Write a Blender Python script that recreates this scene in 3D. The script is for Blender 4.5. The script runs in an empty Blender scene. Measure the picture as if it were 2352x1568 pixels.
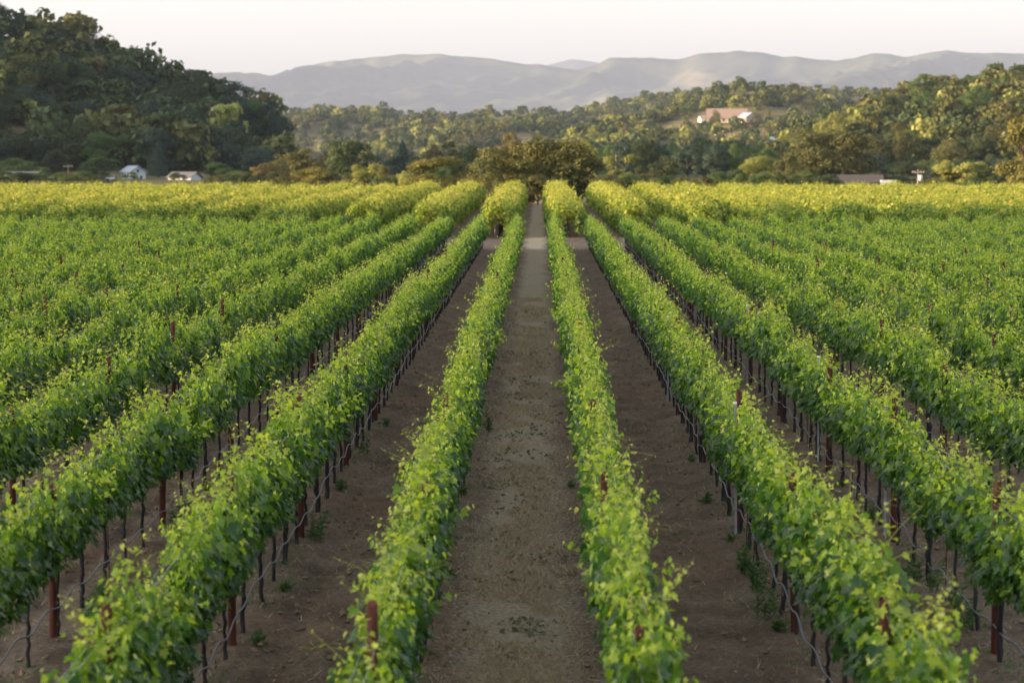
import bpy, math, random
import numpy as np
from mathutils import Matrix, Vector

# ------------------------------------------------------------------ camera, light, exposure
scene = bpy.context.scene
R = math.radians
FPX, CX, CY = 5553.0, 1176.0, 784.0          # focal length / centre on a 2352 px wide frame (85 mm on 36 mm)
CAM_H, TILT, YAW = 5.4, R(4.387), R(0.66)
cam_data = bpy.data.cameras.new("camera")
cam = bpy.data.objects.new("camera", cam_data)
scene.collection.objects.link(cam)
cam.location = (0, 0, CAM_H)
cam.rotation_euler = (R(90) - TILT, 0, YAW)
cam_data.lens, cam_data.sensor_width = 85.0, 36.0
cam_data.clip_start, cam_data.clip_end = 0.5, 60000
cam_data.dof.use_dof = True
cam_data.dof.focus_distance = 46.0
cam_data.dof.aperture_fstop = 2.2
scene.camera = cam

SUN_ELEV = R(8.0)
SUN_VEC = Vector((-1.0, -0.25, 0)).normalized() * math.cos(SUN_ELEV) + Vector((0, 0, math.sin(SUN_ELEV)))
world = bpy.data.worlds.new("World")
scene.world = world
world.use_nodes = True
wn, wl = world.node_tree.nodes, world.node_tree.links
wn.clear()
sky = wn.new("ShaderNodeTexSky")
sky.sky_type = 'NISHITA'
sky.sun_disc = False
sky.sun_elevation = SUN_ELEV
sky.sun_rotation = math.atan2(SUN_VEC.x, SUN_VEC.y)
sky.altitude = 0
sky.air_density, sky.dust_density, sky.ozone_density = 1.0, 2.5, 0.6
hsv = wn.new("ShaderNodeHueSaturation")
hsv.inputs['Saturation'].default_value = 0.34
bg = wn.new("ShaderNodeBackground")
bg.inputs['Strength'].default_value = 0.15
wo = wn.new("ShaderNodeOutputWorld")
wl.new(sky.outputs[0], hsv.inputs['Color'])
wl.new(hsv.outputs[0], bg.inputs['Color'])
wl.new(bg.outputs[0], wo.inputs['Surface'])

sun_data = bpy.data.lights.new("sun", 'SUN')
sun_data.energy = 5.0
sun_data.angle = R(0.5)
sun_data.color = (1.0, 0.64, 0.33)
sun = bpy.data.objects.new("sun", sun_data)
sun.rotation_euler = SUN_VEC.to_track_quat('Z', 'Y').to_euler()
sun.location = (-300, 0, 200)
scene.collection.objects.link(sun)

scene.view_settings.view_transform = 'Standard'
scene.view_settings.look = 'None'
scene.view_settings.gamma = 1.0
scene.view_settings.use_curve_mapping = False
scene.view_settings.exposure = 2.0
cy = scene.cycles
cy.max_bounces, cy.diffuse_bounces, cy.glossy_bounces = 8, 4, 2
cy.transmission_bounces, cy.transparent_max_bounces, cy.volume_bounces = 4, 4, 1
cy.use_denoising = True
cy.caustics_reflective = cy.caustics_refractive = False

# ------------------------------------------------------------------ helpers
rng = np.random.default_rng(7)
random.seed(7)
COL = scene.collection
CAMROT = np.array(Matrix.Rotation(YAW, 3, 'Z') @ Matrix.Rotation(R(90) - TILT, 3, 'X'))

def at(dx, dy, Y):
    """world point at world-y Y seen at photo pixel (dx, dy)"""
    d = CAMROT @ np.array([(dx - CX) / FPX, (CY - dy) / FPX, -1.0])
    s = Y / d[1]
    return np.array([d[0] * s, Y, CAM_H + d[2] * s])

def proj(p):
    p = np.asarray(p, float)
    q = (p - np.array([0, 0, CAM_H])) @ CAMROT
    return CX + FPX * q[..., 0] / -q[..., 2], CY - FPX * q[..., 1] / -q[..., 2]

def norm(v):
    return v / (np.linalg.norm(v, axis=-1, keepdims=True) + 1e-9)

_lat = np.random.default_rng(99).random((256, 256))
def vnoise(x, y):
    x, y = np.broadcast_arrays(np.asarray(x, float), np.asarray(y, float))
    xi, yi = np.floor(x).astype(int), np.floor(y).astype(int)
    fx, fy = x - xi, y - yi
    fx, fy = fx * fx * (3 - 2 * fx), fy * fy * (3 - 2 * fy)
    a, b = _lat[xi % 256, yi % 256], _lat[(xi + 1) % 256, yi % 256]
    c, d = _lat[xi % 256, (yi + 1) % 256], _lat[(xi + 1) % 256, (yi + 1) % 256]
    return (a + (b - a) * fx) * (1 - fy) + (c + (d - c) * fx) * fy
def fbm(x, y, o=4):
    s, a, t = 0.0, 1.0, 0.0
    for k in range(o):
        s = s + a * vnoise(x * 2 ** k + 17 * k, y * 2 ** k + 31 * k)
        t += a
        a *= 0.5
    return s / t

class Geo:
    """collects blocks of faces (tri / quad arrays) and builds ONE mesh"""
    def __init__(self):
        self.v, self.f, self.m, self.t, self.n = [], [], [], [], 0
    def add(self, verts, faces, mi=0, tint=0.5):
        verts = np.asarray(verts, float).reshape(-1, 3)
        faces = np.asarray(faces, int)
        self.v.append(verts)
        self.f.append(faces + self.n)
        self.m.append(np.full(len(faces), mi))
        self.t.append(np.broadcast_to(np.asarray(tint, float), (len(verts),)))
        self.n += len(verts)
        return self
    def mesh(self, name, mats, smooth=False):
        me = bpy.data.meshes.new(name)
        v = np.concatenate(self.v)
        loops = np.concatenate([f.ravel() for f in self.f])
        sizes = np.concatenate([np.full(len(f), f.shape[1]) for f in self.f])
        starts = np.concatenate([[0], np.cumsum(sizes)[:-1]])
        me.vertices.add(len(v)); me.vertices.foreach_set("co", v.astype(np.float32).ravel())
        me.loops.add(len(loops)); me.loops.foreach_set("vertex_index", loops.astype(np.int32))
        me.polygons.add(len(sizes)); me.polygons.foreach_set("loop_start", starts.astype(np.int32))
        me.polygons.foreach_set("material_index", np.concatenate(self.m).astype(np.int32))
        me.polygons.foreach_set("use_smooth", np.full(len(sizes), bool(smooth)))
        a = me.attributes.new("tint", 'FLOAT', 'POINT')
        a.data.foreach_set("value", np.concatenate(self.t).astype(np.float32))
        for m in (mats if isinstance(mats, (list, tuple)) else [mats]):
            me.materials.append(m)
        me.update(calc_edges=True)
        me.validate()
        return me
    def obj(self, name, mats, parent=None, smooth=False):
        o = bpy.data.objects.new(name, self.mesh(name, mats, smooth))
        COL.objects.link(o)
        if parent is not None:
            o.parent = parent
        return o

def tag(o, label=None, cat=None, group=None, kind=None):
    if label: o["label"] = label
    if cat: o["category"] = cat
    if group: o["group"] = group
    if kind: o["kind"] = kind
    return o
def empty(name, loc=(0, 0, 0), rz=0.0):
    o = bpy.data.objects.new(name, None)
    o.empty_display_size = 0.3
    o.location = loc
    o.rotation_euler = (0, 0, rz)
    COL.objects.link(o)
    return o
def part(name, mesh, parent):
    o = bpy.data.objects.new(name, mesh)
    COL.objects.link(o)
    o.parent = parent
    return o
def copy_tree(root):
    r = root.copy(); COL.objects.link(r)
    for ch in list(root.children):
        c = ch.copy(); COL.objects.link(c); c.parent = r
        for g in list(ch.children):
            d = g.copy(); COL.objects.link(d); d.parent = c
    return r

def tube(g, pts, rad, sides=6, mi=0, tint=0.5, cap=True):
    pts = np.asarray(pts, float)
    n = len(pts)
    rad = np.broadcast_to(np.asarray(rad, float), (n,))
    tan = norm(np.gradient(pts, axis=0))
    ref = np.where(np.abs(tan[:, 2:3]) > 0.9, np.array([[1.0, 0, 0]]), np.array([[0, 0, 1.0]]))
    a = norm(np.cross(tan, ref)); b = np.cross(tan, a)
    th = np.linspace(0, 2 * np.pi, sides, endpoint=False)
    v = pts[:, None] + rad[:, None, None] * (np.cos(th)[None, :, None] * a[:, None] + np.sin(th)[None, :, None] * b[:, None])
    i = np.arange(n - 1)[:, None] * sides; j = np.arange(sides)[None]; k = (j + 1) % sides
    f = np.stack([i + j, i + k, i + sides + k, i + sides + j], -1).reshape(-1, 4)
    g.add(v, f, mi, tint)
    if cap:
        c = np.concatenate([v[-1], pts[-1:]]); j = np.arange(sides)
        g.add(c, np.stack([j, (j + 1) % sides, np.full(sides, sides)], -1), mi, tint)
    return g
def box(g, x0, x1, y0, y1, z0, z1, mi=0):
    v = [(x, y, z) for x in (x0, x1) for y in (y0, y1) for z in (z0, z1)]
    g.add(v, [(0, 1, 3, 2), (4, 6, 7, 5), (0, 4, 5, 1), (2, 3, 7, 6), (0, 2, 6, 4), (1, 5, 7, 3)], mi)
    return g

# leaf templates: petiole at the origin, tip along +Y, normal +Z
def leaf_template():
    half = [(0.16, -0.13), (0.38, -0.12), (0.50, 0.06), (0.36, 0.17), (0.52, 0.40), (0.36, 0.52), (0.21, 0.47), (0.15, 0.72)]
    out = [(0, 0.02)] + half + [(0, 0.95)] + [(-x, y) for x, y in half[::-1]]
    v = np.array([(0, 0.30, 0)] + [(x, y, 0) for x, y in out], float)
    v[:, 2] = 0.22 * np.abs(v[:, 0]) - 0.28 * (v[:, 1] - 0.3) ** 2
    n = len(out)
    f = np.array([(0, 1 + k, 1 + (k + 1) % n) for k in range(n)])
    return v, f
LEAF_V, LEAF_F = leaf_template()
MID_V = np.array([(0, 0, 0), (0.48, -0.02, 0.12), (0.42, 0.5, 0.1), (0, 0.95, -0.14), (-0.42, 0.5, 0.1), (-0.48, -0.02, 0.12)], float)
MID_F = np.array([(0, 1, 2, 3), (0, 3, 4, 5)])
KITE_V = np.array([(0, -0.05, 0), (0.5, 0.4, 0.08), (0, 0.95, -0.05), (-0.5, 0.4, 0.08)], float)
KITE_F = np.array([(0, 1, 2, 3)])

def leaves(g, P, N, D, S, T, tv=LEAF_V, tf=LEAF_F, mi=0):
    """P positions, N normals, D tip directions, S sizes, T tints"""
    N = norm(N); D = norm(D - (D * N).sum(-1, keepdims=True) * N)
    X = np.cross(D, N)
    v = P[:, None] + S[:, None, None] * (tv[None, :, 0:1] * X[:, None] + tv[None, :, 1:2] * D[:, None] + tv[None, :, 2:3] * N[:, None])
    k = len(tv)
    f = (tf[None] + (np.arange(len(P)) * k)[:, None, None]).reshape(-1, tf.shape[1])
    g.add(v, f, mi, np.repeat(T, k))

ONES = "zeroth first second third fourth fifth sixth seventh eighth ninth tenth eleventh twelfth thirteenth fourteenth fifteenth sixteenth seventeenth eighteenth nineteenth".split()
TENS = {20: "twent", 30: "thirt", 40: "fort", 50: "fift", 60: "sixt", 70: "sevent", 80: "eight", 90: "ninet"}
def ordinal(n):
    if n < 20: return ONES[n]
    t = n // 10 * 10
    return TENS[t] + "ieth" if n == t else TENS[t] + "y-" + ONES[n - t]

# ------------------------------------------------------------------ materials
def new_mat(name):
    m = bpy.data.materials.new(name)
    m.use_nodes = True
    nt = m.node_tree
    nt.nodes.clear()
    out = nt.nodes.new("ShaderNodeOutputMaterial")
    return m, nt, out
def node(nt, typ, **kw):
    n = nt.nodes.new(typ)
    for k, v in kw.items():
        if k.startswith("i_"):
            n.inputs[k[2:].replace("_", " ")].default_value = v
        else:
            setattr(n, k, v)
    return n
def ramp(nt, fac, stops):
    n = nt.nodes.new("ShaderNodeValToRGB")
    el = n.color_ramp.elements
    while len(el) < len(stops): el.new(0.5)
    for e, (p, c) in zip(el, stops):
        e.position = p; e.color = (*c, 1)
    nt.links.new(fac, n.inputs[0])
    return n.outputs[0]
def mixc(nt, fac, a, b, mode='MIX'):
    n = nt.nodes.new("ShaderNodeMix"); n.data_type = 'RGBA'; n.blend_type = mode
    for s, v in ((n.inputs[0], fac), (n.inputs[6], a), (n.inputs[7], b)):
        if hasattr(v, "links"): nt.links.new(v, s)
        else: s.default_value = v if not isinstance(v, tuple) or len(v) == 4 else (*v, 1)
    return n.outputs[2]
def noise(nt, scale, detail=4.0, rough=0.55, vec=None, dist=0.0):
    n = node(nt, "ShaderNodeTexNoise"); n.inputs['Scale'].default_value = scale
    n.inputs['Detail'].default_value = detail; n.inputs['Roughness'].default_value = rough; n.inputs['Distortion'].default_value = dist
    if vec is not None: nt.links.new(vec, n.inputs['Vector'])
    return n.outputs[0]

def leaf_mat(name, stops, under, trans, tmix=0.45, spec=0.35, rough=0.45, objvar=0.0):
    m, nt, out = new_mat(name)
    at_ = node(nt, "ShaderNodeAttribute", attribute_name="tint")
    col = ramp(nt, at_.outputs['Fac'], stops)
    if objvar:
        oi = node(nt, "ShaderNodeObjectInfo")
        h = node(nt, "ShaderNodeHueSaturation")
        mr = node(nt, "ShaderNodeMapRange"); mr.inputs[3].default_value = 1 - objvar; mr.inputs[4].default_value = 1 + objvar
        nt.links.new(oi.outputs['Random'], mr.inputs[0]); nt.links.new(mr.outputs[0], h.inputs['Value'])
        mh = node(nt, "ShaderNodeMapRange"); mh.inputs[3].default_value = 0.5 - objvar * 0.03; mh.inputs[4].default_value = 0.5 + objvar * 0.06
        ml = node(nt, "ShaderNodeMath", operation='FRACT'); m2 = node(nt, "ShaderNodeMath", operation='MULTIPLY'); m2.inputs[1].default_value = 7.3
        nt.links.new(oi.outputs['Random'], m2.inputs[0]); nt.links.new(m2.outputs[0], ml.inputs[0]); nt.links.new(ml.outputs[0], mh.inputs[0])
        nt.links.new(mh.outputs[0], h.inputs['Hue'])
        nt.links.new(col, h.inputs['Color']); col = h.outputs[0]
    geo = node(nt, "ShaderNodeNewGeometry")
    c2 = mixc(nt, under, col, (0.17, 0.22, 0.13)) if under else col
    cs = mixc(nt, geo.outputs['Backfacing'], col, c2)
    p = node(nt, "ShaderNodeBsdfPrincipled")
    p.inputs['Roughness'].default_value = rough
    p.inputs['Specular IOR Level'].default_value = spec
    nt.links.new(cs, p.inputs['Base Color'])
    t = node(nt, "ShaderNodeBsdfTranslucent")
    tc = mixc(nt, 1.0, col, (*trans, 1), 'MULTIPLY')
    nt.links.new(tc, t.inputs['Color'])
    mx = node(nt, "ShaderNodeMixShader"); mx.inputs[0].default_value = tmix
    nt.links.new(p.outputs[0], mx.inputs[1]); nt.links.new(t.outputs[0], mx.inputs[2])
    nt.links.new(mx.outputs[0], out.inputs['Surface'])
    return m

def plain_mat(name, c1, c2, scale=8.0, rough=0.8, bump=0.0, bscale=30.0, spec=0.3, metal=0.0, stretch=(1, 1, 1)):
    m, nt, out = new_mat(name)
    tc = node(nt, "ShaderNodeTexCoord")
    mp = node(nt, "ShaderNodeMapping"); mp.inputs['Scale'].default_value = stretch
    nt.links.new(tc.outputs['Object'], mp.inputs[0])
    col = ramp(nt, noise(nt, scale, 5, 0.6, mp.outputs[0]), [(0.3, c1), (0.7, c2)])
    p = node(nt, "ShaderNodeBsdfPrincipled")
    p.inputs['Roughness'].default_value = rough; p.inputs['Specular IOR Level'].default_value = spec; p.inputs['Metallic'].default_value = metal
    nt.links.new(col, p.inputs['Base Color'])
    if bump:
        b = node(nt, "ShaderNodeBump"); b.inputs['Strength'].default_value = bump; b.inputs['Distance'].default_value = 0.02
        nt.links.new(noise(nt, bscale, 5, 0.6, mp.outputs[0]), b.inputs['Height']); nt.links.new(b.outputs[0], p.inputs['Normal'])
    nt.links.new(p.outputs[0], out.inputs['Surface'])
    return m

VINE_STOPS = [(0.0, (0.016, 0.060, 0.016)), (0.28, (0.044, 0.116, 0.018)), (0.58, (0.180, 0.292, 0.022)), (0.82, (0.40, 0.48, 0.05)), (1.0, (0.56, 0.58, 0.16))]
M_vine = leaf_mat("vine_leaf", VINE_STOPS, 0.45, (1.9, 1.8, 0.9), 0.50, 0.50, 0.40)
M_vine_far = leaf_mat('sun_tinted_vine_leaf', [(0.0, (0.020, 0.062, 0.020)), (0.3, (0.058, 0.135, 0.024)), (0.6, (0.200, 0.270, 0.036)), (0.85, (0.36, 0.375, 0.070)), (1.0, (0.42, 0.39, 0.13))], 0.35, (1.7, 1.6, 0.9), 0.45, 0.3, 0.5)  # far-block vine leaf with the low sun's gold painted into its colour
M_stem = plain_mat("green_stem", (0.20, 0.24, 0.04), (0.30, 0.28, 0.08), 12, 0.6)
M_bark = plain_mat("vine_bark", (0.016, 0.014, 0.016), (0.075, 0.068, 0.070), 14, 0.9, 0.9, 40, 0.15, 0, (1, 1, 0.25))
M_rust = plain_mat("rusted_steel", (0.050, 0.014, 0.009), (0.115, 0.034, 0.019), 9, 0.75, 0.25, 60, 0.3, 0, (1, 1, 0.3))
M_galv = plain_mat("galvanised_steel", (0.30, 0.34, 0.40), (0.42, 0.47, 0.54), 10, 0.4, 0, 30, 0.5, 0.6)
M_hose = plain_mat("drip_hose_plastic", (0.045, 0.052, 0.07), (0.085, 0.095, 0.12), 3, 0.42, 0, 30, 0.6)
M_wire = plain_mat("trellis_wire_steel", (0.25, 0.26, 0.27), (0.36, 0.36, 0.36), 3, 0.4, 0, 30, 0.5, 0.7)
M_tape = plain_mat("green_tie_tape", (0.05, 0.26, 0.20), (0.08, 0.33, 0.27), 3, 0.5)
M_weed = leaf_mat("weed_leaf", [(0, (0.035, 0.085, 0.025)), (0.6, (0.075, 0.15, 0.04)), (1, (0.15, 0.21, 0.06))], 0.3, (1.5, 1.5, 1.0), 0.35, 0.25, 0.6)
M_straw = leaf_mat("dry_straw", [(0, (0.27, 0.215, 0.14)), (0.6, (0.42, 0.345, 0.235)), (1, (0.56, 0.47, 0.34))], 0.0, (1, 1, 1), 0.2, 0.15, 0.8)
M_fallen = leaf_mat("fallen_leaf", [(0, (0.20, 0.145, 0.10)), (0.4, (0.12, 0.12, 0.065)), (1, (0.15, 0.18, 0.09))], 0.5, (1, 1, 1), 0.2, 0.25, 0.6)

# ------------------------------------------------------------------ vineyard layout
ROW0, ROWSP = 0.79, 2.07                     # x of the first row right of the aisle, row spacing
END1 = 141.0                                 # end of the near block
B2_0, B2_1, ROW2, ROW2SP = 160.0, 266.0, 1.8, 4.55
POST_Y0, POST_SP = 26.0, 7.62
VSP = POST_SP / 5

def row_phrase(i):                           # i >= 0: rows right of the aisle, i < 0: rows left
    return f"{ordinal(i + 1)} row right of aisle" if i >= 0 else f"{ordinal(-i)} row left of aisle"

# ------------------------------------------------------------------ ground
def ground_h(x, y):
    ph = ((x - ROW0) / ROWSP) % 1.0
    u = np.minimum(ph, 1 - ph) * ROWSP                      # distance to the nearest row
    aisle = np.floor((x - ROW0) / ROWSP)                    # -1 is the mown aisle
    near = np.clip((END1 + 2 - y) / 3, 0, 1)
    tilled = np.where(aisle == -1, 0.35, 1.0)
    berm = 0.05 * np.exp(-(u / 0.28) ** 2) - 0.05 * np.exp(-((u - 0.55) / 0.15) ** 2) * tilled
    clod = (fbm(x * 3.1, y * 2.2, 3) - 0.5) * 0.12 * tilled + (fbm(x * 8, y * 6, 2) - 0.5) * 0.07 * tilled
    return near * (berm + clod) + (fbm(x * 0.4, y * 0.3, 3) - 0.5) * 0.05 * np.clip((300 - y) / 100, 0, 1)

def geom(a, b, d0, gr):
    r, d = [a], d0
    while r[-1] < b:
        r.append(r[-1] + d); d *= gr
    return r
xs_r = list(np.arange(0, 9, 0.07)) + geom(9, 30000, 0.08, 1.07)
xs = np.array([-x for x in xs_r[:0:-1]] + xs_r)
ys = np.array(sorted([-v for v in geom(0, 3000, 1.0, 1.25)[1:]] + list(np.arange(0, 15, 1.0)) + list(np.arange(15, 60, 0.10)) + list(np.arange(60, 165, 0.4)) + geom(165, 45000, 0.8, 1.06)))
gx, gy = np.meshgrid(xs, ys)
gz = ground_h(gx, gy)
nx, ny = len(xs), len(ys)
idx = np.arange(nx * ny).reshape(ny, nx)
gf = np.stack([idx[:-1, :-1], idx[:-1, 1:], idx[1:, 1:], idx[1:, :-1]], -1).reshape(-1, 4)
# cover: 0 bare tilled soil, 1 straw / mown dry grass
xw = gx + (fbm(gx * 0.8, gy * 0.5, 3) - 0.5) * 0.5
dist_c = np.abs(xw - (ROW0 - ROWSP / 2))
cov = np.clip(1.25 - dist_c / 0.78, 0, 1) * 1.1
cov = np.maximum(cov, np.clip((gy - END1) / 4, 0, 1) * np.where(gy < B2_0 - 1, 0.15, 0.3))
road = np.exp(-((gy - 149 - (fbm(gx * 0.1, 0 * gx, 2) - 0.5) * 2) / 2.2) ** 2)
cov = np.where(gy > 300, 0.0, cov)
gg = Geo(); gg.add(np.stack([gx, gy, gz], -1), gf, 0, (cov * 0.9).ravel())
m_soil, nt, out = new_mat("vineyard_soil")
at_ = node(nt, "ShaderNodeAttribute", attribute_name="tint")
at2 = node(nt, "ShaderNodeAttribute", attribute_name="road")
tcg = node(nt, "ShaderNodeTexCoord").outputs['Object']
n1 = noise(nt, 0.9, 6, 0.65, tcg); n2 = noise(nt, 14, 6, 0.7, tcg); n3 = noise(nt, 60, 4, 0.7, tcg); n4 = noise(nt, 0.25, 4, 0.6, tcg)
soil = ramp(nt, n1, [(0.25, (0.115, 0.084, 0.060)), (0.5, (0.210, 0.160, 0.118)), (0.75, (0.32, 0.250, 0.190))])
red = ramp(nt, n4, [(0.5, (0, 0, 0)), (0.72, (0.6, 0.6, 0.6))])
soil = mixc(nt, red, soil, (0.27, 0.165, 0.115))
soil = mixc(nt, 0.55, soil, ramp(nt, n2, [(0.32, (0.30, 0.30, 0.30)), (0.68, (1.45, 1.43, 1.4))]), 'MULTIPLY')
straw = ramp(nt, n2, [(0.3, (0.20, 0.16, 0.11)), (0.5, (0.42, 0.35, 0.25)), (0.72, (0.60, 0.52, 0.38))])
straw = mixc(nt, ramp(nt, n1, [(0.45, (0, 0, 0)), (0.7, (0.35, 0.35, 0.35))]), straw, (0.27, 0.23, 0.155))
madd = node(nt, "ShaderNodeMath", operation='ADD'); nt.links.new(at_.outputs['Fac'], madd.inputs[0])
msub = node(nt, "ShaderNodeMath", operation='MULTIPLY_ADD'); nt.links.new(n2, msub.inputs[0]); msub.inputs[1].default_value = 1.2; msub.inputs[2].default_value = -0.6
nt.links.new(msub.outputs[0], madd.inputs[1])
fac = ramp(nt, madd.outputs[0], [(0.3, (0, 0, 0)), (0.75, (1, 1, 1))])
colr = mixc(nt, fac, soil, straw)
colr = mixc(nt, at2.outputs['Fac'], colr, (0.33, 0.265, 0.19))
colr = mixc(nt, 0.6, colr, ramp(nt, n3, [(0.3, (0.35, 0.35, 0.35)), (0.7, (1.5, 1.5, 1.5))]), 'MULTIPLY')
at3 = node(nt, 'ShaderNodeAttribute', attribute_name='meadow')
colr = mixc(nt, at3.outputs['Fac'], colr, ramp(nt, n4, [(0.4, (0.05, 0.065, 0.025)), (0.65, (0.13, 0.115, 0.06))]))
pb = node(nt, "ShaderNodeBsdfPrincipled"); pb.inputs['Roughness'].default_value = 0.95; pb.inputs['Specular IOR Level'].default_value = 0.1
nt.links.new(colr, pb.inputs['Base Color'])
bmp = node(nt, "ShaderNodeBump"); bmp.inputs['Strength'].default_value = 0.9; bmp.inputs['Distance'].default_value = 0.05
hh = node(nt, "ShaderNodeMath", operation='ADD'); nt.links.new(n2, hh.inputs[0]); nt.links.new(n3, hh.inputs[1])
nt.links.new(hh.outputs[0], bmp.inputs['Height']); nt.links.new(bmp.outputs[0], pb.inputs['Normal'])
nt.links.new(pb.outputs[0], out.inputs['Surface'])
ground = gg.obj("ground", m_soil, smooth=True)
ma = ground.data.attributes.new('meadow', 'FLOAT', 'POINT'); ma.data.foreach_set('value', np.clip((gy - 285) / 15, 0, 1).ravel().astype(np.float32))
ra = ground.data.attributes.new("road", 'FLOAT', 'POINT'); ra.data.foreach_set("value", (road * 0.15).ravel().astype(np.float32))
tag(ground, "brown tilled vineyard soil with a straw covered middle aisle", kind="structure")

# ------------------------------------------------------------------ hills and mountains
def hill_material(name, a, b, c, scale):
    m, nt, out = new_mat(name)
    tc = node(nt, "ShaderNodeTexCoord").outputs['Object']
    col = ramp(nt, noise(nt, scale, 8, 0.62, tc), [(0.32, a), (0.52, b), (0.72, c)])
    col = mixc(nt, 0.5, col, ramp(nt, noise(nt, scale * 9, 6, 0.7, tc), [(0.3, (0.5, 0.5, 0.5)), (0.7, (1.4, 1.4, 1.4))]), 'MULTIPLY')
    p = node(nt, "ShaderNodeBsdfPrincipled"); p.inputs['Roughness'].default_value = 1.0; p.inputs['Specular IOR Level'].default_value = 0.05
    nt.links.new(col, p.inputs['Base Color'])
    nt.links.new(p.outputs[0], out.inputs['Surface'])
    return m
M_hill = hill_material("dry_hillside", (0.08, 0.085, 0.04), (0.15, 0.13, 0.072), (0.24, 0.19, 0.115), 0.02)
M_mtn = hill_material("wooded_mountainside", (0.035, 0.052, 0.032), (0.075, 0.092, 0.055), (0.21, 0.19, 0.12), 0.0012)

class Hill:
    def __init__(self, name, outline, Yc, Lf, Lb, drop, wob=4.0, step=12.0, label="", xr=None, mat=None):
        P = np.array([at(dx, dy, Yc) for dx, dy in outline])
        self.cx, self.cz = P[:, 0], np.maximum(P[:, 2] - drop, 0)
        self.Yc, self.Lf, self.Lb, self.wob = Yc, Lf, Lb, wob
        x0, x1 = xr or (P[0, 0], P[-1, 0])
        X = np.arange(x0, x1 + step, step); Y = np.concatenate([np.arange(Yc - Lf, Yc, step), np.arange(Yc, Yc + Lb + step, step)])
        gx, gy = np.meshgrid(X, Y)
        gz = self.h(gx, gy)
        i = np.arange(gx.size).reshape(gx.shape)
        f = np.stack([i[:-1, :-1], i[:-1, 1:], i[1:, 1:], i[1:, :-1]], -1).reshape(-1, 4)
        g = Geo(); g.add(np.stack([gx, gy, gz], -1), f)
        self.o = tag(g.obj(name, mat or M_hill, smooth=True), label, kind="structure")
    def h(self, x, y):
        c = np.interp(x, self.cx, self.cz)
        t = np.where(y < self.Yc, (y - self.Yc + self.Lf) / self.Lf, (self.Yc + self.Lb - y) / self.Lb)
        t = np.clip(t, 0, 1)
        t = t * t * (3 - 2 * t) * 0.6 + t * 0.4
        n = ((fbm(x / 150 + 3, y / 110, 3) - 0.5) * 3 + (fbm(x / 45 + 3, y / 45, 3) - 0.5)) * self.wob * np.clip(t * 3, 0, 1) * np.clip((1 - t) * 3 + 0.2, 0, 1)
        return c * t + np.minimum(n, c * t * 0.8) - 0.6 * (t <= 0)

LEFT = Hill("hill", [(-3600, 330), (-2600, 150), (-1500, -60), (-700, -60), (-200, 0), (0, 28), (60, 45), (100, 62), (140, 42), (200, 62), (225, 100), (280, 118), (330, 140), (370, 165), (410, 188), (465, 185), (500, 190), (560, 230), (600, 245), (640, 262), (665, 330), (700, 370)],
            800, 190, 260, 7.5, 5, 8, "steep wooded hill on the left behind the vineyard")
R1 = Hill("hill", [(300, 300), (500, 290), (645, 275), (740, 256), (800, 243), (860, 248), (950, 252), (1040, 262), (1100, 258), (1180, 246), (1230, 241), (1290, 250), (1330, 247), (1400, 232), (1480, 214), (1560, 211), (1700, 200), (1810, 206), (1850, 216), (1870, 206), (1930, 196), (2000, 200), (2075, 203), (2200, 220), (2500, 240), (2800, 300)],
          2900, 720, 700, 10, 15, 22, "low wooded ridge behind the valley floor")
R2 = Hill("hill", [(740, 372), (780, 346), (836, 324), (890, 302), (942, 286), (1000, 288), (1080, 282), (1150, 285), (1222, 290), (1290, 305), (1360, 330), (1420, 370)],
          2300, 450, 420, 8, 13, 18, "rounded wooded spur below the middle ridge")
R3 = Hill("hill", [(1160, 372), (1200, 345), (1297, 304), (1437, 275), (1521, 245), (1600, 222), (1661, 203), (1700, 199), (1760, 201), (1820, 208), (1880, 238), (1950, 268), (2020, 310), (2100, 372)],
          1900, 550, 400, 7, 11, 15, "wooded hill with a villa on its bare shoulder")
R4 = Hill("hill", [(1720, 385), (1780, 352), (1850, 305), (1900, 277), (1960, 252), (2010, 243), (2060, 228), (2130, 195), (2200, 198), (2250, 190), (2300, 170), (2352, 152), (2450, 120), (2700, 60), (3200, 60), (3800, 300)],
          1000, 330, 300, 7, 6, 10, "wooded hillside rising on the right")
# ridges west of the vineyard, whose shade lies over the near block and the valley houses
def west_h(x, y):
    nose = np.clip((131 - y) / 40.0, 0, 1); nose = nose * nose * (3 - 2 * nose)
    near = 42.0 * np.exp(-((x + 205) / 62.0) ** 2) * nose
    n2 = np.clip((y - 430) / 90.0, 0, 1); n2 = n2 * n2 * (3 - 2 * n2)
    far = 76.0 * np.exp(-((x + 390) / 80.0) ** 2) * n2
    return np.maximum(near, far) * (0.9 + 0.2 * fbm(x / 40, y / 40, 3)) - 0.8
for xa, xb, ya, yb, lab in ((-330, -84, -420, 190, "ridge on the west side shading the near vineyard"), (-600, -200, 400, 1000, "ridge on the west side shading the valley houses")):
    gx, gy = np.meshgrid(np.arange(xa, xb, 6.0), np.arange(ya, yb, 6.0))
    i = np.arange(gx.size).reshape(gx.shape)
    g = Geo(); g.add(np.stack([gx, gy, west_h(gx, gy)], -1), np.stack([i[:-1, :-1], i[:-1, 1:], i[1:, 1:], i[1:, :-1]], -1).reshape(-1, 4))
    tag(g.obj("hill", M_hill, smooth=True), lab, kind="structure")

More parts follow.
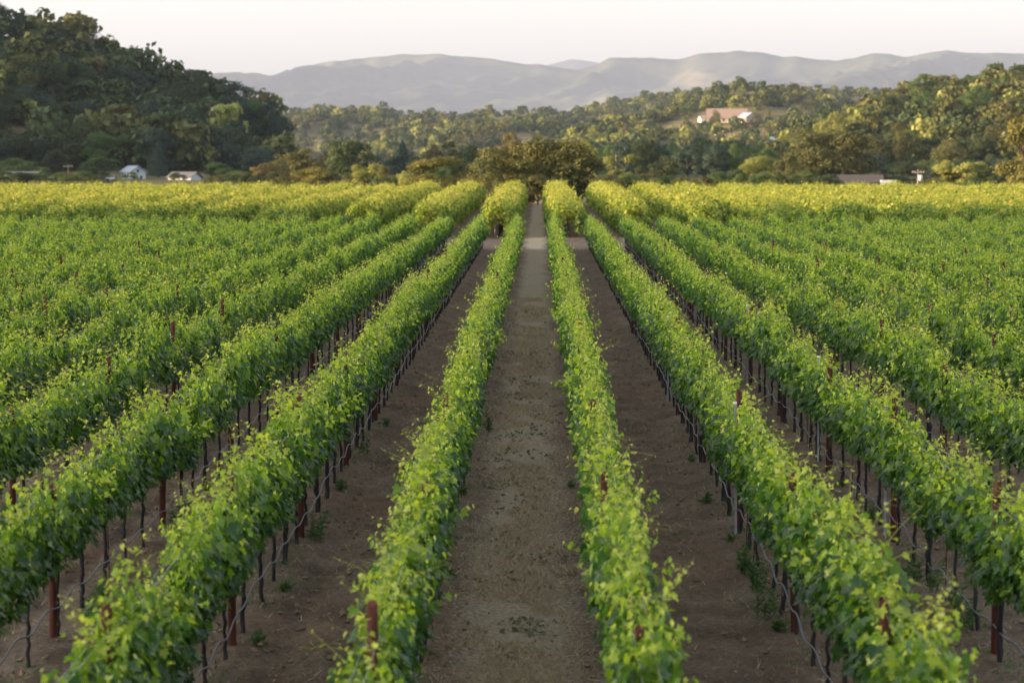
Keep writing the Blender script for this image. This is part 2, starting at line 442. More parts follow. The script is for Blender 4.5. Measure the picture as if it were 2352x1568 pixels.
def mountain(name, outline, Yc, Lf, Lb, k, step, label, amp=0.62, wl=1000.0):
    P = np.array([at(dx, dy, Yc) for dx, dy in outline])
    X = np.arange(P[0, 0], P[-1, 0] + step, step); Y = np.arange(Yc - Lf, Yc + Lb, step)
    gx, gy = np.meshgrid(X, Y)
    front = gy < Yc
    t = np.clip(np.where(front, (gy - Yc + Lf) / Lf, (Yc + Lb - gy) / Lb), 0, 1)
    uu = gx + k * (Yc - gy) + 500 * (fbm(gx / 1900, gy / 1900, 3) - 0.5) * np.clip((1 - t) * 4, 0, 1)
    c = 0.965 + 0.07 * fbm(gx / 260, gy / 4000, 5)
    c = c * np.interp(np.where(front, uu * 0.55 + gx * 0.45, gx), P[:, 0], P[:, 2])
    spur = 1 - np.abs(2 * vnoise(uu / wl, gy / 11000) - 1); spur2 = 1 - np.abs(2 * vnoise(uu / (wl * 0.37) + 9, gy / 3300) - 1)
    low = (1 - t) ** 0.38
    spur3 = 1 - np.abs(2 * vnoise(uu / (wl * 0.16) + 31, gy / 1200) - 1)
    z = c * (t ** 0.85) * np.maximum(0.2, 1 - amp * low * (1 - spur) * 2.1 - amp * 0.9 * low * (1 - spur2) - amp * 0.42 * low * (1 - spur3)) + (fbm(gx / 230, gy / 230, 5) - 0.5) * 120 * np.clip(t * 3, 0, 1) * np.clip(low * 3 + 0.15, 0, 1)
    i = np.arange(gx.size).reshape(gx.shape)
    f = np.stack([i[:-1, :-1], i[:-1, 1:], i[1:, 1:], i[1:, :-1]], -1).reshape(-1, 4)
    g = Geo(); g.add(np.stack([gx, gy, z - 1.5], -1), f)
    return tag(g.obj(name, M_mtn, smooth=True), label, kind="structure")
mountain("mountains", [(300, 330), (420, 250), (530, 207), (600, 183), (680, 167), (740, 145), (800, 139), (860, 134), (920, 129), (1000, 128), (1060, 129), (1100, 133), (1160, 143), (1200, 149), (1240, 146), (1290, 156), (1330, 158), (1370, 147), (1400, 131), (1450, 131), (1500, 136), (1560, 140), (1600, 129), (1650, 121), (1700, 116), (1750, 119), (1800, 129), (1860, 133), (1920, 138), (1960, 131), (2010, 119), (2050, 123), (2080, 129), (2130, 118), (2180, 111), (2230, 118), (2352, 122), (2600, 115), (3200, 150)],
         16000, 7000, 2500, 0.75, 28, "hazy ridged mountains across the whole skyline")
mountain("mountains", [(-1200, 200), (-400, 170), (200, 160), (370, 156), (430, 168), (530, 188), (700, 190), (1100, 180), (1270, 147), (1320, 137), (1370, 142), (1450, 160), (1800, 200), (2400, 260)],
         23000, 4000, 1200, 0.3, 200, "faintest pale mountains far behind the ridged ones")

# ------------------------------------------------------------------ trees
OAK_STOPS = [(0.0, (0.018, 0.034, 0.013)), (0.5, (0.042, 0.066, 0.022)), (1.0, (0.085, 0.105, 0.036))]
M_oak = leaf_mat("oak_foliage", OAK_STOPS, 0.0, (1.3, 1.2, 0.8), 0.25, 0.25, 0.6, 0.28)
M_olive = leaf_mat("olive_brown_foliage", [(0, (0.042, 0.052, 0.017)), (0.5, (0.088, 0.098, 0.031)), (1, (0.150, 0.152, 0.052))], 0.0, (1.3, 1.1, 0.7), 0.25, 0.2, 0.6, 0.2)
M_brown = leaf_mat('golden_oak_foliage', [(0, (0.036, 0.048, 0.015)), (0.5, (0.090, 0.100, 0.030)), (1, (0.180, 0.172, 0.052))], 0.0, (1.4, 1.2, 0.8), 0.28, 0.2, 0.6, 0.1)
M_gold = leaf_mat('sunlit_olive_foliage', [(0, (0.060, 0.068, 0.016)), (0.5, (0.135, 0.140, 0.034)), (1, (0.22, 0.21, 0.06))], 0.0, (1.4, 1.2, 0.8), 0.3, 0.2, 0.6, 0.05)
M_green = leaf_mat("bright_green_foliage", [(0, (0.030, 0.062, 0.020)), (0.5, (0.062, 0.105, 0.030)), (1, (0.12, 0.16, 0.05))], 0.0, (1.5, 1.4, 0.8), 0.3, 0.25, 0.55, 0.25)
M_pale = leaf_mat("pale_yellow_foliage", [(0, (0.12, 0.145, 0.040)), (0.5, (0.21, 0.235, 0.065)), (1, (0.30, 0.31, 0.10))], 0.0, (1.4, 1.3, 0.8), 0.3, 0.2, 0.6, 0.15)
M_con = leaf_mat("conifer_foliage", [(0, (0.016, 0.034, 0.022)), (0.5, (0.034, 0.062, 0.040)), (1, (0.065, 0.10, 0.068))], 0.0, (1, 1, 1), 0.12, 0.2, 0.6, 0.2)
M_rusty = leaf_mat("rusty_orange_foliage", [(0, (0.058, 0.054, 0.019)), (0.5, (0.118, 0.102, 0.034)), (1, (0.18, 0.15, 0.055))], 0.0, (1.2, 1.1, 0.9), 0.25, 0.2, 0.6, 0.15)
M_tbark = plain_mat("tree_bark", (0.045, 0.035, 0.028), (0.10, 0.085, 0.07), 2, 0.9, 0.5, 8, 0.1, 0, (1, 1, 0.3))

def crown_geo(g, r, style, n, leaf, nj=0.40):
    """unit crown: height 1 (z 0.12..1), width about 1; lumps of leaf clusters with gaps between them"""
    if style == 'cone':
        z = 0.06 + 0.94 * r.random(n) ** 1.35
        lay = 1 + 0.22 * np.sin(z * 44)
        rad = 0.5 * (1.02 - z) ** 0.85 * lay * r.uniform(0.55, 1.05, n)
        a = r.uniform(0, 6.28, n); rad = rad * (1 + 0.22 * np.sin(a * 5 + z * 17))
        P = np.stack([np.cos(a) * rad, np.sin(a) * rad, z], -1)
        N = np.stack([np.cos(a), np.sin(a), 0.6 + 0 * a], -1) + r.normal(0, 0.5, (n, 3))
        leaves(g, P, N, r.normal(0, 1, (n, 3)), leaf * r.uniform(0.6, 1.4, n), np.clip(r.normal(0.5, 0.2, n), 0, 1), KITE_V, KITE_F)
        return
    L = {'oak': 32, 'bush': 18, 'tall': 24, 'airy': 20}[style]
    C, Rr = [], []
    for _ in range(L):
        a = r.uniform(0, 6.28)
        if style == 'oak':
            zz = r.uniform(0.12, 0.86); m = 0.40 * math.sqrt(max(0.05, 1 - ((zz - 0.38) / 0.54) ** 2))
        elif style == 'bush':
            zz = r.uniform(0.12, 0.82); m = 0.42 * math.sqrt(max(0.04, 1 - (zz / 0.92) ** 2))
        elif style == 'tall':
            zz = r.uniform(0.15, 0.90); m = 0.34 * math.sqrt(max(0.05, 1 - ((zz - 0.45) / 0.52) ** 2))
        else:
            zz = r.uniform(0.15, 0.88); m = 0.16 + 0.27 * zz
        q = m * math.sqrt(r.uniform(0.25, 1.0))
        C.append((math.cos(a) * q, math.sin(a) * q, zz)); Rr.append(r.uniform(0.10, 0.20) * (0.8 if style == 'airy' else 1))
    C, Rr = np.array(C), np.array(Rr)
    w = Rr ** 2; li = r.choice(L, n, p=w / w.sum())
    d = norm(r.normal(0, 1, (n, 3))); d[:, 2] = np.where(d[:, 2] < -0.35, -d[:, 2], d[:, 2])
    rr = Rr[li] * (r.uniform(0.70, 1.0, n) ** 0.7) * (1 + 0.28 * np.sin(d[:, 0] * 9 + li) * np.sin(d[:, 2] * 8 + li * 2)) * np.where(r.random(n) < 0.08, 1.25, 1.0)
    P = C[li] + d * rr[:, None] * np.array([1.05, 1.05, 0.80])
    P[:, 2] = np.maximum(P[:, 2], 0.04)
    N = d + r.normal(0, nj, (n, 3))
    lump_t = r.normal(0, 0.13, L)
    leaves(g, P, N, r.normal(0, 1, (n, 3)), leaf * r.uniform(0.55, 1.45, n), np.clip(r.normal(0.5, 0.17, n) + lump_t[li], 0, 1), KITE_V, KITE_F)

def tree_trunk(g, r, style):
    hgt = {'oak': 0.42, 'bush': 0.3, 'tall': 0.55, 'airy': 0.4, 'cone': 0.9}[style]
    rad = {'oak': 0.038, 'bush': 0.02, 'tall': 0.028, 'airy': 0.024, 'cone': 0.022}[style]
    k = 6; t = np.linspace(0, 1, k)
    pts = np.stack([0.03 * np.sin(t * 2 + r.uniform(0, 6)) * t, 0.03 * np.cos(t * 2) * t, -0.03 + t * hgt], -1)
    tube(g, pts, rad * (1.15 - 0.55 * t), 7)
    if style != 'cone':
        for q in range(6):
            a = q * 1.05 + r.uniform(-0.3, 0.3); s = np.linspace(0, 1, 5); b = pts[int(r.integers(2, 6))]
            l = r.uniform(0.2, 0.34)
            tube(g, np.stack([b[0] + np.cos(a) * l * s, b[1] + np.sin(a) * l * s, b[2] + l * (1.1 * s - 0.25 * s * s)], -1), rad * 0.5 * (1.1 - 0.8 * s), 5)

MESH_CACHE = {}
def tree_meshes(style, res, var, mat):
    key = (style, res, var, mat.name)
    if key not in MESH_CACHE:
        sd = 1000 + 37 * var + {'oak': 0, 'bush': 200, 'tall': 400, 'airy': 600, 'cone': 800}[style] + res
        geo_key = (style, res, var)
        r = np.random.default_rng(sd)
        kf = 1.6 if style == 'airy' else 1.0
        n, leaf = {0: (1500, 0.050), 1: (6500, 0.029), 2: (12000, 0.026)}[res]
        g = Geo(); crown_geo(g, r, style, int(n * kf), leaf)
        t = Geo(); tree_trunk(t, r, style)
        MESH_CACHE[key] = (g.mesh("crown", mat), t.mesh("trunk", M_tbark, smooth=True))
    return MESH_CACHE[key]
def tree(name, label, cat, loc, w, h, style='oak', mat=None, res=1, var=0, group=None):
    cm, tm = tree_meshes(style, res, var, mat or M_oak)
    root = empty(name, tuple(loc), rng.uniform(0, 6.28))
    root.scale = (w, w, h)
    part("trunk", tm, root); part("crown", cm, root)
    return tag(root, label, cat, group)

# trees named one by one: (x pixel, top pixel, width px, base depth, style, material, res, name, category, label)
NAMED = [
 (1160, 336, 180, 272, 'oak', M_brown, 2, "oak_tree", "tree", "broad olive-brown oak at the end of the aisle, left one of two"),
 (1288, 314, 225, 276, 'oak', M_brown, 2, "oak_tree", "tree", "largest dark oak at the end of the mown aisle"),
 (1222, 328, 150, 282, 'oak', M_brown, 2, "oak_tree", "tree", "dark oak between the two broad oaks at the aisle end"),
 (1236, 392, 90, 269, 'bush', M_olive, 2, "shrub", "shrub", "brown leafy shrub closing the end of the mown aisle"),
 (1190, 410, 60, 270, 'bush', M_oak, 2, "shrub", "shrub", "dark shrub at the foot of the broad olive-brown oak"),
 (1300, 405, 80, 271, 'bush', M_oak, 2, "shrub", "shrub", "dark shrub at the foot of the largest dark oak"),
 (1175, 304, 80, 400, 'tall', M_rusty, 1, "tall_tree", "tree", "rusty orange tree rising behind the aisle oaks"),
 (1232, 314, 50, 420, 'tall', M_olive, 1, "tall_tree", "tree", "brownish tree top just right of the rusty orange tree"),
 (1352, 316, 70, 390, 'tall', M_pale, 1, "tall_tree", "tree", "pale green tree behind the right shoulder of the largest oak"),
 (1425, 356, 76, 340, 'airy', M_pale, 1, "young_tree", "tree", "pale yellow-green young tree right of the aisle oaks"),
 (1005, 354, 170, 330, 'bush', M_gold, 2, "round_bush", "bush", "big round olive bush left of the aisle oaks"),
 (1020, 370, 84, 425, 'bush', M_green, 1, "bush", "bush", "green bush filling the gap behind the big round olive bush"),
 (935, 386, 60, 345, 'bush', M_pale, 1, "bush", "bush", "small pale bush tucked against the big round olive bush"),
 (888, 378, 66, 350, 'bush', M_olive, 1, "bush", "bush", "brown bush between the pale bush and the yellow-green bush"),
 (838, 374, 84, 360, 'airy', M_pale, 1, "bush", "bush", "yellow-green loose bush below the large dark oak"),
 (715, 382, 136, 350, 'bush', M_gold, 1, "bush", "bush", "low spreading golden-brown bush left of the yellow-green bush"),
 (760, 390, 60, 348, 'bush', M_oak, 1, "bush", "bush", "low dark bush overlapping the golden-brown bush"),
 (808, 318, 140, 460, 'oak', M_oak, 2, "oak_tree", "tree", "large dark oak left of the conifer, domed above the low bushes"),
 (716, 336, 110, 470, 'oak', M_olive, 1, "oak_tree", "tree", "olive oak beside the large dark domed oak"),
 (655, 346, 110, 470, 'oak', M_olive, 1, "oak_tree", "tree", "brown-olive oak at the right foot of the wooded left hill"),
 (608, 372, 90, 460, 'bush', M_rusty, 1, "bush", "bush", "russet bush lowest at the right foot of the left hill"),
 (925, 324, 66, 640, 'cone', M_con, 1, "conifer", "tree", "dark conifer standing between the domed oak and round bush"),
 (1000, 330, 60, 640, 'tall', M_rusty, 1, "tree", "tree", "brownish tree behind the big round olive bush"),
 (1060, 318, 100, 620, 'airy', M_olive, 1, "tree", "tree", "thin brown-leaved tree left of the rusty orange tree"),
 (1090, 340, 70, 600, 'oak', M_green, 1, "tree", "tree", "green tree behind the left edge of the aisle oaks"),
 (1742, 355, 100, 400, 'oak', M_pale, 1, "tree", "tree", "yellow-green rounded tree behind the small dark shrub"),
 (1693, 382, 62, 370, 'bush', M_oak, 1, "shrub", "shrub", "small dark round shrub before the yellow-green rounded tree"),
 (1660, 398, 50, 372, 'bush', M_rusty, 1, "shrub", "shrub", "low russet shrub left of the small dark round shrub"),
 (1802, 350, 84, 380, 'oak', M_olive, 1, "tree", "tree", "dark olive tree left of the big brownish oak"),
 (1905, 296, 205, 470, 'oak', M_olive, 2, "oak_tree", "tree", "big spreading brownish oak standing behind the long barn"),
 (1850, 330, 100, 480, 'oak', M_olive, 1, "oak_tree", "tree", "brownish oak at the left shoulder of the big spreading oak"),
 (2205, 346, 140, 350, 'airy', M_pale, 2, "willow_bush", "bush", "pale yellow-green upswept bush near the right edge"),
 (2255, 378, 60, 352, 'airy', M_pale, 1, "willow_bush", "bush", "smaller pale bush hugging the upswept bush on its right"),
 (2165, 378, 66, 351, 'airy', M_pale, 1, "willow_bush", "bush", "smaller pale bush hugging the upswept bush on its left"),
 (2350, 264, 150, 300, 'tall', M_gold, 2, "tall_tree", "tree", "tall sunlit olive tree cut by the right edge"),
 (2300, 385, 60, 330, 'bush', M_oak, 1, "bush", "bush", "dark low bush left of the tall tree at the right edge"),
 (365, 326, 62, 600, 'cone', M_con, 1, "conifer", "tree", "grey-green conifer just right of the white gabled house"),
 (300, 399, 46, 530, 'bush', M_green, 1, "bush", "bush", "low green bush hiding the foot of the white house"),
 (412, 398, 44, 525, 'bush', M_green, 1, "bush", "bush", "low green bush before the low grey-roofed house"),
 (236, 358, 104, 560, 'bush', M_green, 1, "tree", "tree", "round bright green tree left of the white gabled house"),
 (130, 340, 70, 570, 'oak', M_oak, 1, "tree", "tree", "dark tree left of the utility pole at the hill foot"),
 (98, 384, 60, 540, 'bush', M_green, 1, "bush", "bush", "green bush by the dark shed roof on the left"),
 (40, 360, 110, 560, 'oak', M_green, 1, "tree", "tree", "green spreading tree at the left edge of the valley floor"),
 (500, 372, 86, 560, 'bush', M_green, 1, "bush", "bush", "green bush right of the low grey-roofed house"),
 (548, 388, 60, 540, 'bush', M_green, 1, "bush", "bush", "bright green low bush before the brown tree at the hill foot"),
 (470, 345, 60, 640, 'oak', M_oak, 1, "tree", "tree", "dark tree above the low grey-roofed house"),
 (430, 372, 50, 640, 'bush', M_olive, 1, "bush", "bush", "olive bush behind the low grey-roofed house"),
 (590, 338, 80, 620, 'oak', M_con, 1, "tree", "tree", "blue-green tree below the big dark oak on the hill's end"),
 (602, 234, 100, 745, 'tall', M_con, 1, "oak_tree", "tree", "big dark oak standing at the right end of the left hill"),
 (632, 258, 60, 735, 'tall', M_con, 1, "oak_tree", "tree", "dark oak outermost at the right end of the left hill"),
 (562, 262, 90, 740, 'oak', M_con, 1, "oak_tree", "tree", "dark oak left of the big dark oak at the hill's end"),
 (466, 184, 46, 795, 'oak', M_con, 1, "tree", "tree", "dark rounded tree alone on the left hill's skyline"),
 (160, 252, 30, 715, 'tall', M_pale, 1, "young_tree", "tree", "slim yellowish tree beside the bare patch on the left hill"),
 (697, 278, 26, 2480, 'cone', M_con, 0, "conifer", "tree", "lone dark conifer on the pale grassy slope left of centre"),
 (1640, 250, 30, 1693, 'oak', M_olive, 1, "oak_tree", "tree", "round oak standing before the left end of the villa roof"),
 (1688, 266, 34, 1684, 'bush', M_green, 1, "tree", "tree", "bushy tree before the middle of the villa"),
 (1738, 262, 34, 1690, 'oak', M_olive, 1, "oak_tree", "tree", "oak just right of the villa wing"),
 (1654, 240, 26, 1770, 'tall', M_olive, 1, "tall_tree", "tree", "slender tree rising behind the villa roof"),
 (1915, 256, 56, 760, 'tall', M_pale, 1, "tall_tree", "tree", "pale green poplar on the slope above the big brownish oak"),
 (1880, 282, 60, 740, 'tall', M_pale, 1, "tall_tree", "tree", "pale green tree just left of the poplar"),
 (1575, 326, 26, 640, 'cone', M_con, 1, "conifer", "tree", "narrow dark conifer among the valley trees below the villa"),
 (1630, 322, 60, 660, 'cone', M_con, 1, "conifer", "tree", "broad dark conifer among the valley trees below the villa"),
]
vk = 0
for (dx, top, wpx, Y, style, mat, res, name, cat, label) in NAMED:
    base = at(dx, 500, Y)
    if Y > 700:
        gz = 0
        for H in (LEFT, R1, R2, R3, R4):
            gz = max(gz, float(H.h(np.array(base[0]), np.array(float(Y)))))
    else:
        gz = 0.0
        for H in (LEFT, R4):
            gz = max(gz, float(H.h(np.array(base[0]), np.array(float(Y)))))
    topz = at(dx, top, Y)[2]
    w = wpx / FPX * Y
    tree(name, label, cat, (base[0], Y, gz - 0.1), w * 1.02, max(2.0, topz - gz) * 1.02, style, mat, res, vk % 4)
    vk += 1

UNDER = []
r = np.random.default_rng(91)
for k in range(70):
    dx = -20 + 2400 * ((k * 0.6180339) % 1.0)
    if 1085 < dx < 1395: continue
    Y = r.uniform(430, 520) if dx < 560 else r.uniform(300, 420)
    if 1900 < dx < 2120: Y = r.uniform(430, 500)
    if 260 < dx < 460: continue
    UNDER.append((dx, Y, r.uniform(60, 110), r.uniform(388, 405)))
UNDER.sort()
for k, (dx, Y, wpx, top) in enumerate(UNDER):
    p = at(dx, 500, Y); q_ = rng.random()
    side_ = 'left' if dx < 1236 else 'right'
    n_ = sum(1 for u in UNDER[:k + 1] if u[0] < 1236) if side_ == 'left' else sum(1 for u in UNDER[k:] if True)
    tree("bush", f"low bush peeping over the far vines, {ordinal(n_)} from the {side_} edge", "bush", (p[0], Y, -0.1), wpx / FPX * Y, max(1.5, at(dx, top, Y)[2]), 'bush', M_olive if q_ < 0.35 else (M_oak if q_ < 0.7 else M_green), 1, k % 4, "low bushes behind the vineyard")

# valley-floor wood right of the aisle: dark trees in shade of each other
BAND = []
r = np.random.default_rng(77)
for k in range(44):
    dx = 1385 + (1795 - 1385) * ((k * 0.618) % 1.0); Y = 520 + 250 * r.random()
    BAND.append((dx, r.uniform(318, 352) + (Y - 520) * -0.03, r.uniform(50, 84), Y))
for k in range(18):
    dx = 1990 + (2330 - 1990) * ((k * 0.618) % 1.0); Y = 520 + 160 * r.random()
    BAND.append((dx, r.uniform(350, 378), r.uniform(60, 100), Y))
for k in range(12):
    dx = 1050 + 80 * r.random(); Y = 560 + 160 * r.random()
    BAND.append((dx - 160 * (k % 3), r.uniform(345, 375), r.uniform(40, 60), Y))
cand = []
for dx, top, wpx, Y in BAND:
    b = at(dx, 500, Y)
    cand.append((dx, Y, b[0], 0.0, wpx / FPX * Y, at(dx, top, Y)[2], 'band'))
def hill_candidates(H, kind, dx0, dx1, spacing, n, size, tries, y_front, skip=None, seed=5):
    r = np.random.default_rng(seed); got = []
    for _ in range(tries):
        if len(got) >= n: break
        Y = r.uniform(H.Yc - H.Lf * y_front, H.Yc + 14); dx = r.uniform(dx0, dx1)
        x = at(dx, 500, Y)[0]
        z = float(H.h(np.array(x), np.array(Y)))
        a, b = proj((x, Y, z))
        if skip and skip(a, b): continue
        if any((x - q[2]) ** 2 + ((Y - q[1]) * 0.8) ** 2 < spacing ** 2 for q in got): continue
        w = size * r.uniform(0.75, 1.45)
        got.append((a, Y, x, z, w, w * r.uniform(0.75, 1.15), kind))
    return got
left_c = hill_candidates(LEFT, 'left', -30, 640, 6.3, 130, 9.6, 9000, 0.93, lambda a, b: (190 < a < 320 and 268 < b < 318) or (225 < a < 300 and 255 < b < 330), 11)
right_c = hill_candidates(R4, 'right', 1800, 2370, 7.2, 108, 8.2, 9000, 0.85, None, 12)
for lst, what, grp in (([c for c in cand if c[0] > 1300 and c[0] < 1900], "dark valley tree below the villa hill", "trees on the valley floor"),
                       ([c for c in cand if c[0] >= 1900], "dark valley tree behind the barn", "trees on the valley floor"),
                       ([c for c in cand if c[0] <= 1300], "small valley tree left of the aisle oaks", "trees on the valley floor"),
                       (left_c, "oak on the wooded left hill", "trees on the left hill"),
                       (right_c, "oak on the right hillside", "trees on the right hillside")):
    lst = sorted(lst, key=lambda c: c[1])
    nt_ = max(1, len(lst) // 12)
    tiers = np.array_split(np.arange(len(lst)), nt_)
    for ti, ids in enumerate(tiers):
        sub = sorted([lst[q] for q in ids], key=lambda c: c[0])
        for oi_, (dx, Y, x, z, w, h, kind) in enumerate(sub):
            q = rng.random()
            if kind == 'band': mat = M_con if q < 0.45 else (M_green if q < 0.7 else M_oak); st = 'tall' if q < 0.3 else 'oak'
            elif kind == 'left': mat = M_oak if q < 0.45 else (M_con if q < 0.86 else (M_olive if q < 0.92 else M_green)); st = 'oak' if q < 0.8 else 'bush'
            else: mat = M_oak if q < 0.28 else (M_olive if q < 0.75 else M_green); st = 'oak' if q < 0.75 else 'tall'
            tier = f"{ordinal(ti + 1)} tier up" if nt_ > 1 else ""
            lab = f"{what}, {ordinal(oi_ + 1)} from left" + (f" in {tier}" if tier else "")
            tree("tree" if kind == 'band' else "oak_tree", lab, "tree", (x, Y, z - 0.2), w, max(h, 2.5), st, mat, 1, int(rng.integers(4)), grp)

# ------------------------------------------------------------------ far woodland: crowns too many to count, one mass
protoW = []
for k in range(6):
    rr = np.random.default_rng(1500 + k); gq = Geo(); crown_geo(gq, rr, 'oak' if k % 3 else 'bush', 260, 0.13, 0.25)
    protoW.append((np.concatenate(gq.v), gq.f[0], gq.t[0]))
W = Geo()
def wood(H, n, size, dx0, dx1, yf, thin, seed, back=0.1):
    r = np.random.default_rng(seed)
    Y = H.Yc - H.Lf * yf + (H.Lf * yf + H.Lb * back) * r.random(n)
    x = np.array([at(a, 500, q)[0] for a, q in zip(r.uniform(dx0, dx1, n), Y)])
    z = H.h(x, Y)
    a, b = proj(np.stack([x, Y, z], -1))
    for k in range(n):
        if thin(a[k], b[k], x[k], Y[k]) < r.random(): continue
        w = size * (0.5 + 1.2 * r.random() ** 1.7); h = w * r.uniform(0.7, 1.2)
        v, f, t = protoW[int(r.integers(6))]
        th = r.uniform(0, 6.28); c, s = math.cos(th), math.sin(th)
        vv = np.stack([(v[:, 0] * c - v[:, 1] * s) * w + x[k], (v[:, 0] * s + v[:, 1] * c) * w + Y[k], v[:, 2] * h + z[k] - 0.5], -1)
        W.add(vv, f, 0 if r.random() < 0.5 else (1 if r.random() < 0.75 else 2), np.clip(t + r.normal(0, 0.12), 0, 1))
def house_hill(a, b, x, y):
    if 1590 < a < 1750 and 255 < b < 318: return 0.08
    if 1770 < a < 1806 and 338 < b < 385: return 0.0
    if 1500 < a < 1800 and 282 < b < 350: return 0.25
    return 1.0 if fbm(x / 60, y / 45, 2) > 0.36 else 0.15
wood(R1, 4200, 8.6, 560, 2120, 0.98, lambda a, b, x, y: 0.35 if (a < 750 and b > 295) else float(fbm(x / 130, y / 90, 2) > 0.32), 21)
wood(R2, 1700, 7.6, 740, 1420, 0.98, lambda a, b, x, y: float(fbm(x / 70, y / 50, 2) > 0.36), 22)
wood(R3, 3000, 7.2, 1200, 2030, 0.85, house_hill, 23)
wood(R4, 900, 7.0, 1780, 2500, 0.85, lambda a, b, x, y: 0.85, 24, 0.25)
wood(LEFT, 520, 9, -500, 645, 0.9, lambda a, b, x, y: 0.1 if (190 < a < 320 and 262 < b < 322) else 0.9, 25, 0.2)
r = np.random.default_rng(26)                 # scrub on the western ridge
for k in range(1200):
    x, y = (r.uniform(-320, -95), r.uniform(-400, 178)) if k % 2 else (r.uniform(-560, -230), r.uniform(420, 990))
    z = float(west_h(np.array(x), np.array(y)))
    if z < 1.5: continue
    w = r.uniform(4, 9); v, f, t = protoW[int(r.integers(6))]
    W.add(v * np.array([w, w, w * 0.8]) + np.array([x, y, z - 0.4]), f, 0, t)
tag(W.obj("woodland", [M_oak, M_olive, M_pale]), "far oak woodland covering the middle ridges as one mass", "woodland", kind="stuff")

# ------------------------------------------------------------------ buildings, poles, vehicles at the foot of the hills
M_white = plain_mat("white_painted_boards", (0.42, 0.47, 0.54), (0.50, 0.54, 0.60), 4, 0.6)
M_whiteroof = plain_mat("pale_metal_roof", (0.22, 0.27, 0.36), (0.29, 0.34, 0.42), 2, 0.4, 0, 10, 0.5)
M_greyroof = plain_mat("grey_shingle_roof", (0.10, 0.105, 0.12), (0.15, 0.155, 0.17), 3, 0.85)
M_brownroof = plain_mat("brown_tile_roof", (0.21, 0.155, 0.125), (0.28, 0.21, 0.17), 2, 0.85)
M_cream = plain_mat("cream_stucco", (0.34, 0.29, 0.215), (0.42, 0.36, 0.27), 2, 0.8)
M_cottage = plain_mat('white_stucco', (0.72, 0.70, 0.66), (0.8, 0.78, 0.74), 2, 0.8)
M_glass = plain_mat("window_glass", (0.03, 0.035, 0.04), (0.05, 0.055, 0.06), 2, 0.15, 0, 10, 0.6)
M_barn = plain_mat("weathered_barn_boards", (0.055, 0.052, 0.054), (0.10, 0.095, 0.095), 3, 0.9, 0, 10, 0.2, 0, (3, 3, 0.3))
M_teal = plain_mat("blue_green_roof", (0.055, 0.11, 0.13), (0.08, 0.14, 0.16), 2, 0.6)
M_wood = plain_mat("pole_wood", (0.22, 0.19, 0.16), (0.32, 0.28, 0.24), 3, 0.9)

def gable_house(name, label, cat, loc, rz, w, d, h, rh, wall, roof, wins, over=0.4):
    """w along local x (ridge direction), d along local y; front faces -y"""
    root = empty(name, loc, rz)
    g = Geo()
    v = [(-w/2, -d/2, 0), (w/2, -d/2, 0), (w/2, d/2, 0), (-w/2, d/2, 0), (-w/2, -d/2, h), (w/2, -d/2, h), (w/2, d/2, h), (-w/2, d/2, h), (-w/2, 0, h + rh), (w/2, 0, h + rh)]
    g.add(v, [(0, 1, 5, 4), (2, 3, 7, 6), (1, 2, 6, 5), (3, 0, 4, 7)]); g.add(v, [(5, 6, 9), (7, 4, 8)])
    part("wall", g.mesh("wall", wall), root)
    g = Geo(); k = rh / (d / 2)
    for s in (-1, 1):
        y1, z1 = s * (d / 2 + over), h - over * k
        a, b = w / 2 + over, 0.16
        vv = [(-a, 0, h + rh + 0.05), (a, 0, h + rh + 0.05), (a, y1, z1 + 0.05), (-a, y1, z1 + 0.05)]
        vv += [(x, y, z + b) for x, y, z in vv]
        g.add(vv, [(4, 5, 6, 7), (0, 3, 2, 1), (0, 1, 5, 4), (1, 2, 6, 5), (2, 3, 7, 6), (3, 0, 4, 7)])
    part("roof", g.mesh("roof", roof), root)
    for (side, u, z, ww, hh) in wins:
        g, f = Geo(), Geo()
        def fbx(G, u0, u1, z0, z1, off0, off1):
            if side == 'front': box(G, u0, u1, -d/2 - off1, -d/2 - off0, z0, z1)
            elif side == 'right': box(G, w/2 + off0, w/2 + off1, u0, u1, z0, z1)
            else: box(G, -w/2 - off1, -w/2 - off0, u0, u1, z0, z1)
        fbx(g, u - ww/2, u + ww/2, z - hh/2, z + hh/2, 0.01, 0.03)
        t = 0.10
        for q in ((u - ww/2 - t, u - ww/2, z - hh/2 - t, z + hh/2 + t), (u + ww/2, u + ww/2 + t, z - hh/2 - t, z + hh/2 + t), (u - ww/2, u + ww/2, z - hh/2 - t, z - hh/2), (u - ww/2, u + ww/2, z + hh/2, z + hh/2 + t)):
            fbx(f, *q, 0.01, 0.06)
        wo_ = part("window", g.mesh("window", M_glass), root)
        part("frame", f.mesh("frame", M_white), wo_)
    return tag(root, label, cat)
def on_hill(H, dx, dy):
    """front-slope point of hill H that the photo shows at pixel (dx, dy)"""
    best = None
    for Y in np.linspace(H.Yc - H.Lf * 0.97, H.Yc, 300):
        p = at(dx, 500, Y); z = float(H.h(np.array(p[0]), np.array(Y)))
        e = abs(proj((p[0], Y, z))[1] - dy)
        if best is None or e < best[0]: best = (e, p[0], Y, z)
    return best[1:]
def gpos(dx, Y, z=0.0): 
    p = at(dx, 500, Y); return (p[0], Y, z)
gable_house("white_house", "white two-storey house with pale metal roof below the left hill", "house", gpos(307, 560, -0.5), R(-58), 5.6, 3.9, 2.2, 1.2, M_white, M_whiteroof,
            [('right', -0.9, 0.9, 0.6, 0.8), ('right', 0.8, 0.9, 0.6, 0.8), ('right', 0, 2.4, 0.6, 0.7), ('front', -1.6, 1.6, 0.7, 0.7), ('front', 0, 1.6, 0.7, 0.7), ('front', 1.6, 1.6, 0.7, 0.7)])
